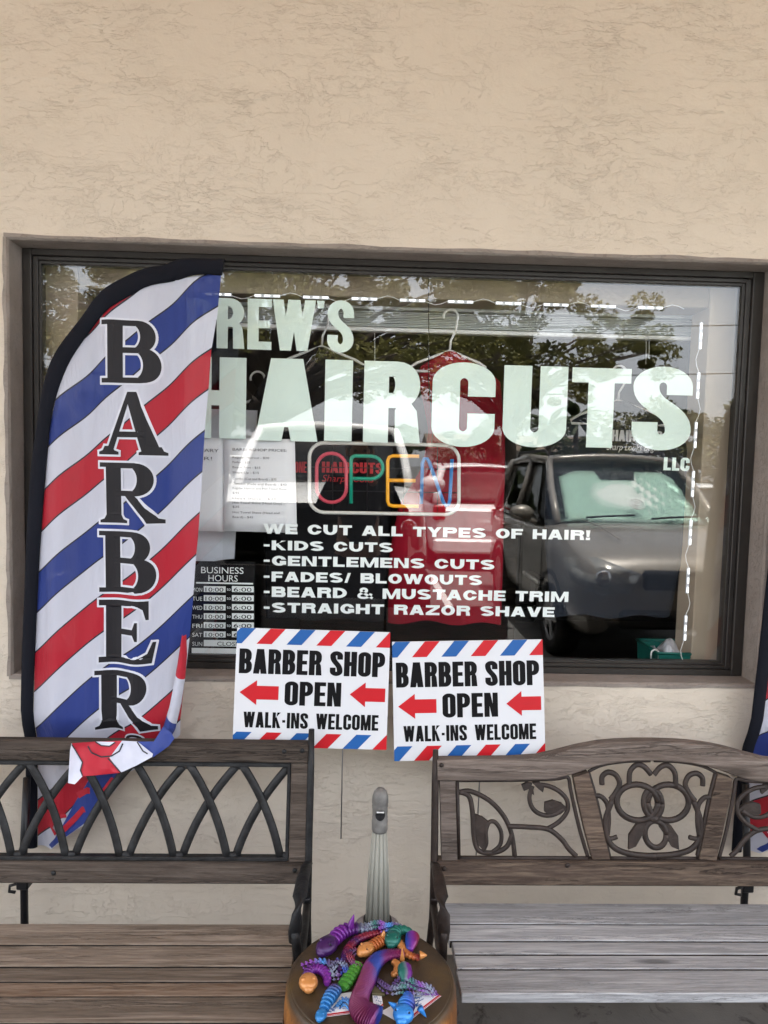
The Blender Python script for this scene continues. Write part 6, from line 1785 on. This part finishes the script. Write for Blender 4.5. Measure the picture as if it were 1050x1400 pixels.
        put('sunshade', MB().grid(rows_), M['shade'], solid=0.004)
        cc = A(-1).lerp(A(1), .52).lerp(Bp(-1).lerp(Bp(1), .52), .22)+Vector((0, .055, .05)); ring = MB()
        ud = Vector((1, 0, 0)); vd = (Bp(1)-A(1)); vd.x = 0; vd.normalize()
        for rr_ in (.075, .045, .02): ring.tube([cc+ud*rr_*math.cos(2*PI*k/24)+vd*rr_*math.sin(2*PI*k/24) for k in range(24)], .007, 6, True)
        put('round_sticker', ring, M['p_white'], ws)
    if bed:
        bd = MB(); bd.box(-hw*.97, hw*.97, -L+.02, -L+.10, zb+.1, bed, .02)
        for s in (-1, 1): bd.box(s*hw*.97-.05, s*hw*.97+.05 if False else s*hw*.97, -L+.05, -yrr-.2, zbelt-.1, bed+.02, .02) if s > 0 else bd.box(-hw*.97, -hw*.97+.05, -L+.05, -yrr-.2, zbelt-.1, bed+.02, .02)
        put('cargo_bed', bd, paintm)
    t.location = Vector((x, yfront, -0.14)); t.rotation_euler = (0, 0, (0 if face > 0 else PI)+rot)
    return t
suv = car('warm grey SUV with a silver sunshade reflected at the right of the window', M['p_tan'], 2.60, -3.30, W=1.84, L=4.35, zh=1.10, zhb=1.24, zr=1.86, ywb=1.12, ywr=1.95, yrr=3.70, zbelt=1.16, zb=.36, wr=.36, sunshade=True, name='suv', cat='car')
truck = car('white pickup truck with black front reflected left of the middle of the window', M['p_white'], -0.45, -3.10, W=1.84, L=5.6, zh=1.50, zhb=1.56, zr=2.10, ywb=1.10, ywr=1.75, yrr=3.30, zbelt=1.44, zb=.52, wr=.42, bed=1.48, grille_big=True, name='pickup_truck', cat='pickup truck')
wsuv = car('white SUV standing tail towards the shop, reflected beside the grey SUV', M['p_white'], 1.95, -13.6, face=-1, W=1.86, L=4.5, zh=1.02, zhb=1.14, zr=1.74, ywb=1.1, ywr=1.9, yrr=3.9, zbelt=1.10, name='suv', cat='car')
wsuv.location.y = -9.2-4.5
FG = 'cars parked across the lot'
far = [('white sedan reflected far right behind the grey SUV', M['p_white'], 6.3, -14.0, dict(zr=1.46, zbelt=.92, zh=.86, zhb=.95)), ('champagne sedan reflected at the far right', M['p_champ'], 8.2, -10.2, dict(zr=1.46, zbelt=.92, zh=.86, zhb=.95)),
       ('dark blue car parked across the lot', M['p_blue'], 4.6, -22.5, dict()), ('silver car parked across the lot', M['p_silver'], -1.6, -22.4, dict(zr=1.5, zbelt=.95)), ('dark red car parked across the lot', M['p_red'], 7.6, -22.6, dict(zr=1.5, zbelt=.95)),
       ('white van like car parked across the lot on the left', M['p_white'], -4.6, -22.3, dict(zr=1.85, zbelt=1.05)), ('silver SUV parked across the lot beside the palms', M['p_silver'], 11.0, -22.5, dict(zr=1.72))]
for l_, p_, x_, y_, kw in far:
    car(l_, p_, x_, y_, face=1 if y_ < -16 else -1, detail=False, group=FG, **kw)

# ================================================================== TREES
M['bark'] = plain('grey_bark', (0.075, 0.060, 0.048), 0.9, 0, 0.2, 0.35, 6, 0.9, bscale=18)
def leafmat(name, c1, c2, c3):
    m, t, out = nt(name); n = N(t)
    g = n.new('ShaderNodeNewGeometry')
    col = n.ramp(g.outputs['Random Per Island'], [(0.0, c1), (0.5, c2), (1.0, c3)])
    col = n.mix(n.ramp(n.noise(n.coord(), 0.8, 4, 0.6), [(.35, 0.0), (.7, 0.6)]), col, c3)
    b = n.bsdf(None, col, 0.55, 0, 0.35); tl = n.new('ShaderNodeBsdfTranslucent'); n.link(col, tl.inputs[0])
    mx = n.new('ShaderNodeMixShader'); mx.inputs[0].default_value = 0.3; n.link(b.outputs[0], mx.inputs[1]); n.link(tl.outputs[0], mx.inputs[2]); n.link(mx.outputs[0], out.inputs[0]); return m
M['oak'] = leafmat('oak_leaves', (0.072, 0.078, 0.018), (0.130, 0.128, 0.032), (0.20, 0.182, 0.058))
M['hedge'] = leafmat('hedge_leaves', (0.06, 0.068, 0.02), (0.11, 0.11, 0.032), (0.17, 0.155, 0.055))
M['dark_leaf'] = leafmat('dark_leaves', (0.022, 0.036, 0.014), (0.040, 0.058, 0.020), (0.065, 0.085, 0.030))
def leaves(mb, c, rad, n, size, rnd, squash=0.6):
    for _ in range(n):
        # clumped shell
        while True:
            p = Vector((rnd.uniform(-1, 1), rnd.uniform(-1, 1), rnd.uniform(-1, 1)))
            if 0.2 < p.length < 1: break
        p = Vector((p.x*rad, p.y*rad, p.z*rad*squash))+c
        a_ = Vector((rnd.gauss(0, 1), rnd.gauss(0, 1), rnd.gauss(0, .6))).normalized(); b_ = a_.orthogonal().normalized()
        b_ = (Matrix.Rotation(rnd.uniform(0, 6.28), 3, a_) @ b_)
        s = size*rnd.uniform(.6, 1.4)
        mb.v += [p-a_*s, p+b_*s*.42, p+a_*s, p-b_*s*.42]
        k = len(mb.v)-4; mb.f.append([k, k+1, k+2, k+3]); mb.m.append(0); mb.sm.append(False)
def tree(name, label, x, y, h0, clumps, trunk_r, leaf_n, size, mat, group=None, seed=1, cat='tree', squash=0.6, limbs=True):
    rnd = random.Random(seed); t = thing(name, (x, y, -0.14), label, cat, group)
    tr_ = MB(); top = Vector((x, y, h0))
    tr_.tube([(x, y, -0.2), (x+.05, y, h0*.4), (x-.04, y+.05, h0*.8), (x, y, h0)], [trunk_r*1.25, trunk_r, trunk_r*.9, trunk_r*.8], 12)
    cr = MB()
    for (cx, cy, cz, r_) in clumps:
        c = Vector((x+cx, y+cy, cz))
        if limbs:
            m_ = top.lerp(c, .5)+Vector((0, 0, (c.z-top.z)*.15+.2))
            tr_.tube([top-Vector((0, 0, .3)), top.lerp(m_, .5)+Vector((rnd.uniform(-.1, .1), 0, .1)), m_, c], [trunk_r*.5, trunk_r*.26, trunk_r*.15, trunk_r*.05], 8)
        k = max(3, int(r_*5))
        for q in range(k):
            d = Vector((rnd.gauss(0, .5), rnd.gauss(0, .5), rnd.gauss(0, .35)))*r_
            leaves(cr, c+d, r_*rnd.uniform(.30, .55), int(leaf_n/k), size, rnd, squash)
    obj('trunk', tr_, M['bark'], t); obj('crown', cr, mat, t); return t
rnd = random.Random(21)
def canopy(n, rx, ry, z0, z1, rnd, r=(1.0, 1.7)):
    o = []
    for _ in range(n):
        a_ = rnd.uniform(0, 6.28); k = math.sqrt(rnd.uniform(0, 1))
        z = z0+(z1-z0)*rnd.uniform(0, 1)*(1.05-k*k*.65)
        o.append((rx*k*math.cos(a_), ry*k*math.sin(a_), z+0.3*(1-k), rnd.uniform(*r)))
    return o
tree('oak_tree', 'big spreading live oak across the lot, its leaves reflected along the top of the window', -2.4, -16.0, 2.9, canopy(84, 8.0, 4.4, 3.7, 8.6, rnd, (.65, 1.15)), 0.32, 620, 0.075, M['oak'], seed=3)
tree('oak_tree', 'smaller live oak reflected near the upper right, branches hanging over the SUV', 4.3, -19.0, 3.0, canopy(44, 4.7, 3.4, 3.9, 7.6, rnd, (.6, 1.0)), 0.24, 560, 0.075, M['oak'], seed=9)
tree('oak_tree', 'live oak at the far left of the lot', -12.5, -17.0, 2.9, canopy(26, 5.2, 4.0, 3.8, 7.8, rnd), 0.30, 800, 0.09, M['oak'], seed=12)
TG = 'trees on the far side of the lot'
labs = ['round green tree on the far side of the lot, behind the pickup', 'low dark tree on the far side of the lot', 'broad tree on the far side of the lot near the palms', 'small dark tree far right of the palms', 'dense tree at the far left edge of the lot', 'tall bushy tree behind the dark red car', 'olive tree behind the champagne sedan']
for i, (x_, y_, hh) in enumerate(((-8, -36, 4.6), (0.5, -40, 3.8), (7.0, -38, 4.2), (12.6, -40, 4.0), (-17, -37, 5.2), (18, -36, 5.2), (16.0, -26.5, 5.0))):
    tree('far_tree', labs[i], x_, y_, hh*.4, [(rnd.uniform(-2.4, 2.4), rnd.uniform(-1, 1), hh*rnd.uniform(.35, .92), rnd.uniform(.8, 1.3)) for _ in range(11)], 0.16, 330, 0.14, M['dark_leaf'] if i < 6 else M['hedge'], TG, seed=30+i)
hg = MB(); rnd = random.Random(5)
for k in range(60): leaves(hg, Vector((9.0+k*0.16+rnd.uniform(-.2, .2), -24.6+rnd.uniform(-.4, .4), rnd.uniform(.3, 3.9))), rnd.uniform(.4, .75), 170, .11, rnd, .9)
tag(obj('tall_hedge', hg, M['hedge']), 'tall olive hedge reflected at the right end of the window', 'hedge')
def palm(label, x, y, h, seed):
    rn = random.Random(seed); t = thing('palm_tree', (x, y, -.14), label, 'palm', 'palms on the far side of the lot')
    obj('trunk', MB().tube([(x, y, -.2), (x+.06, y, h*.5), (x, y, h)], [.17, .13, .12], 10), M['bark'], t)
    cr = MB()
    for k in range(26):
        a_ = rn.uniform(0, 6.28); el = rn.uniform(-.6, 1.1); L = rn.uniform(1.0, 1.5); prev = Vector((x, y, h)); d = Vector((math.cos(a_)*math.cos(el), math.sin(a_)*math.cos(el), math.sin(el)))
        for q in range(8):
            nx = prev+d*L/8; d = (d+Vector((0, 0, -.16))).normalized(); s = d.cross(Vector((0, 0, 1))).normalized()
            w_ = .20*math.sin(PI*(q+1)/9.5)+.02
            for sg in (-1, 1): cr.add([prev, nx, nx+s*sg*w_-Vector((0, 0, w_*.5)), prev+s*sg*w_*.9-d*.03-Vector((0, 0, w_*.5))], [(0, 1, 2, 3)])
            prev = nx
    obj('crown', cr, M['dark_leaf'], t)
palm('shorter palm reflected between the letters U and T', 9.1, -33, 3.6, 1); palm('taller palm reflected behind the letter T', 10.9, -34.5, 4.1, 2); palm('palm standing left of the far oaks', -5.4, -38, 4.2, 3)
M['far_wall'] = plain('pale_far_wall', (0.62, 0.58, 0.52), 0.8); M['far_roof'] = plain('brown_far_roof', (0.16, 0.12, 0.09), 0.8)
hs = thing('low_building', (11.5, -50, -.14), 'pale low building with a brown roof far across the lot', 'building')
obj('wall', MB().box(5, 18, -55, -49, -.14, 2.7), M['far_wall'], hs); obj('roof', MB().prism([(4.6, -55.5, 2.702), (4.6, -48.5, 2.702), (4.6, -52, 3.9)], (13.8, 0, 0)), M['far_roof'], hs)
wn = MB()
for k in range(5): wn.box(6+k*2.4, 7.3+k*2.4, -48.995, -48.95, .8, 2.0)
obj('window', wn, M['car_glass'], hs)
# overhead wires on two poles
def pole(x, y, label):
    t = thing('utility_pole', (x, y, -.14), label, 'utility pole', 'utility poles along the lot')
    obj('mast', MB().tube([(x, y, -.2), (x, y, 9.0)], [.15, .11], 12), M['bark'], t); obj('crossarm', MB().box(x-.06, x+.06, y-.9, y+.9, 8.2, 8.32, .01), M['bark'], t)
pole(24, -27, 'wooden utility pole right of the lot'); pole(-26, -27, 'wooden utility pole left of the lot')
for k, z in ((0, 8.05), (1, 6.1)):
    o = MB().tube([(24+(-50)*i/40, -27, z-1.3*math.sin(PI*i/40)*.7) for i in range(41)], 0.022, 6)
    tag(obj('overhead_wire', o, M['black_metal']), ['upper overhead wire crossing the sky between the poles', 'lower overhead wire crossing the sky between the poles'][k], 'wire', 'overhead wires')

# ================================================================== THE PHOTOGRAPHER (seen only as a dark shape in the glass)
M['skin'] = plain('skin', (0.36, 0.20, 0.13), 0.5, 0, 0.4, 0.06); M['shirt'] = cloth('dark_tshirt', (0.015, 0.016, 0.02)); M['shorts'] = cloth('dark_trousers', (0.02, 0.022, 0.03)); M['hair'] = plain('dark_hair', (0.02, 0.014, 0.01), 0.6, 0, 0.4, 0.3, 40, 0.5)
pxp, pyp = -0.12, -2.70
person = thing('person', (pxp, pyp, 0), 'person in dark clothes holding up a phone, reflected in the middle of the window', 'person')
def skin_mesh(name, chains, mat, parent, sub=2, root=0):
    vs = []; es = []; rad = []; idx = {}
    for ch in chains:
        last = None
        for key, p, r_ in ch:
            if key is not None and key in idx: i = idx[key]
            else:
                i = len(vs); vs.append(Vector(p)-Vector((pxp, pyp, 0))); rad.append(r_)
                if key is not None: idx[key] = i
            if last is not None: es.append((last, i))
            last = i
    bm = bmesh.new(); lay = bm.verts.layers.skin.verify(); bv = []
    for i, v in enumerate(vs):
        q = bm.verts.new(v); q[lay].radius = (rad[i], rad[i]); q[lay].use_root = (i == root); bv.append(q)
    for a_, b_ in es: bm.edges.new((bv[a_], bv[b_]))
    me = bpy.data.meshes.new(name); bm.to_mesh(me); bm.free()
    o = bpy.data.objects.new(name, me); COL.objects.link(o); o.parent = parent
    sk = o.modifiers.new('skin', 'SKIN'); sk.use_smooth_shade = True
    s = o.modifiers.new('sub', 'SUBSURF'); s.levels = sub; s.render_levels = sub
    me.materials.append(mat); return o
X0, Y0 = pxp, pyp
def arm(s):
    hx = CAM.x+s*0.048; hy = CAM.y-0.028; hz = CAM.z-0.06
    return [('chest', (X0, Y0, 1.36), .14), ('sh%d' % s, (X0+s*.185, Y0, 1.475), .062), ('el%d' % s, (X0+s*.27, Y0+.12, 1.25), .045), ('wr%d' % s, (hx+s*.03, hy-.07, hz-.07), .030), ('pa%d' % s, (hx+s*.012, hy-.025, hz), (.036))]
chains = [[('pel', (X0, Y0, .96), .14), ('belly', (X0, Y0-.01, 1.14), .135), ('chest', (X0, Y0, 1.36), .14), ('neck', (X0, Y0-.01, 1.53), .058), ('hd', (X0, Y0+.015, 1.62), .07), ('hd2', (X0, Y0+.01, 1.72), .088), ('hd3', (X0, Y0, 1.79), .062)]]
for s in (-1, 1):
    chains.append([('pel', (X0, Y0, .96), .14), ('hip%d' % s, (X0+s*.10, Y0, .88), .092), ('kn%d' % s, (X0+s*.115, Y0+.015, .48), .058), ('an%d' % s, (X0+s*.125, Y0-.01, .09), .040), (None, (X0+s*.14, Y0+.10, .038), .036), (None, (X0+s*.15, Y0+.17, .030), .026)])
    a_ = arm(s); chains.append(a_)
    pa = Vector(a_[-1][1])
    for k in range(4):      # fingers fold round the back of the phone
        f0 = pa+Vector((-s*.004, .004, .030-.020*k)); ln = (.030, .034, .032, .026)[k]
        chains.append([a_[-1], (None, f0+Vector((s*.010, .006, 0)), .0095), (None, f0+Vector((-s*.012, .010, .002)), .0088), (None, f0+Vector((-s*(.012+ln*.7), .006, .003)), .0075)])
    chains.append([a_[-1], (None, pa+Vector((s*.006, -.020, .030)), .011), (None, pa+Vector((-s*.012, -.026, .046)), .0095), (None, pa+Vector((-s*.026, -.022, .054)), .008)])
skin_mesh('body', chains, M['skin'], person)
sh_ = [[('c0', (X0, Y0-.005, .98), .158), ('c1', (X0, Y0-.01, 1.16), .152), ('c2', (X0, Y0, 1.37), .160), ('c3', (X0, Y0-.01, 1.485), .085)]]
for s in (-1, 1): sh_.append([('c2', (X0, Y0, 1.37), .160), (None, (X0+s*.18, Y0, 1.475), .078), (None, (X0+s*.27, Y0+.12, 1.25), .062), (None, (CAM.x+s*.078, CAM.y-.10, CAM.z-.135), .046)])
skin_mesh('t_shirt', sh_, M['shirt'], person)
tr_ = [[('p', (X0, Y0, .95), .155)]]
for s in (-1, 1): tr_.append([('p', (X0, Y0, .95), .155), (None, (X0+s*.10, Y0, .86), .108), (None, (X0+s*.115, Y0+.012, .48), .080), (None, (X0+s*.125, Y0-.005, .12), .066)])
skin_mesh('trousers', tr_, M['shorts'], person)
o = MB(); 
for s in (-1, 1): o.ball((X0+s*.135, Y0+.06, .045), (.052, .145, .045), 14, 8)
obj('shoe', o, M['trim'], person)
o = MB().ball((X0, Y0-.012, 1.765), (.098, .112, .095), 20, 12)
o.v = [v if v.y < Y0+.055 or v.z > 1.80 else Vector((v.x, Y0+.055, v.z)) for v in o.v]
obj('hair', o, M['hair'], person)
o = MB()
for s in (-1, 1): o.ball((X0+s*.034, Y0+.098, 1.700), (.014, .008, .009), 10, 6)
obj('eye', o, M['black_ink'], person)
obj('nose', MB().ball((X0, Y0+.108, 1.665), (.014, .020, .026), 10, 7), M['skin'], person)
obj('mouth', MB().ball((X0, Y0+.092, 1.622), (.024, .008, .006), 10, 6), plain('lips', (.28, .10, .08), .5), person)
o = MB()
for s in (-1, 1): o.ball((X0+s*.093, Y0+.005, 1.69), (.012, .020, .032), 10, 7)
obj('ear', o, M['skin'], person)
ph = thing('mobile_phone', (CAM.x, CAM.y-.016, CAM.z-.065), 'dark mobile phone held up by the person reflected in the window', 'phone')
obj('phone_body', MB().box(CAM.x-.037, CAM.x+.037, CAM.y-.017, CAM.y-.009, CAM.z-.135, CAM.z+.014, .003), M['black_metal'], ph)
obj('screen', MB().box(CAM.x-.034, CAM.x+.034, CAM.y-.0178, CAM.y-.0172, CAM.z-.132, CAM.z+.011), plain('screen_glass', (.03, .03, .03), .1), ph)
for dx, dz in ((-.012, 0), (.012, 0), (-.012, -.024)): obj('lens', MB().lathe([(.008, 0), (.008, .0012), (.0005, .0013)], (0, 0, 0), 16), M['trim'], ph) if False else None

# ================================================================== SKY, SUN, CAMERA
SUN_EL, SUN_AZ = R(74), R(20)      # high sun behind the building, a little to the right
sd = Vector((math.sin(SUN_AZ)*math.cos(SUN_EL), math.cos(SUN_AZ)*math.cos(SUN_EL), math.sin(SUN_EL)))
ld = bpy.data.lights.new('sun', 'SUN'); ld.energy = 3.6; ld.angle = R(0.6); ld.color = (1.0, 0.965, 0.92)
lo = bpy.data.objects.new('sun', ld); COL.objects.link(lo); lo.rotation_euler = (-sd).to_track_quat('-Z', 'Y').to_euler(); lo.location = (0, 0, 30)
wd_ = bpy.data.worlds.new('World'); scene.world = wd_; wd_.use_nodes = True
t = wd_.node_tree; bg = t.nodes['Background']
sky = t.nodes.new('ShaderNodeTexSky'); sky.sky_type = 'NISHITA'; sky.sun_disc = False; sky.sun_elevation = SUN_EL; sky.sun_rotation = SUN_AZ
sky.air_density = 1.0; sky.dust_density = 5.0; sky.ozone_density = 1.0; sky.altitude = 0
n_ = N(t)
cl = n_.ramp(n_.noise(n_.coord(scale=(1, 1, 2.2), kind='Generated'), 2.4, 6, 0.55), [(0.30, 0.45), (0.75, 0.95)])
hz = n_.mix(cl, sky.outputs[0], (5.2, 5.3, 5.5))          # thin bright overcast over the blue
t.links.new(hz, bg.inputs[0]); bg.inputs[1].default_value = 0.12
cd = bpy.data.cameras.new('camera'); cam = bpy.data.objects.new('camera', cd); COL.objects.link(cam)
cd.sensor_fit = 'VERTICAL'; cd.sensor_height = 24.0; cd.sensor_width = 18.0; cd.lens = 24.0*FOC/1400
cd.clip_start = 0.02; cd.clip_end = 1500
Mc = Matrix((CR, CU, -_f)).transposed().to_4x4(); Mc.translation = CAM
cam.matrix_world = Mc
scene.camera = cam
scene.view_settings.view_transform = 'Standard'; scene.view_settings.look = 'None'; scene.view_settings.gamma = 1.0
scene.view_settings.exposure = 2.9
scene.cycles.max_bounces = 10; scene.cycles.transparent_max_bounces = 24; scene.cycles.glossy_bounces = 5; scene.cycles.diffuse_bounces = 5
scene.cycles.use_denoising = True
scene.cycles.sample_clamp_indirect = 6.0
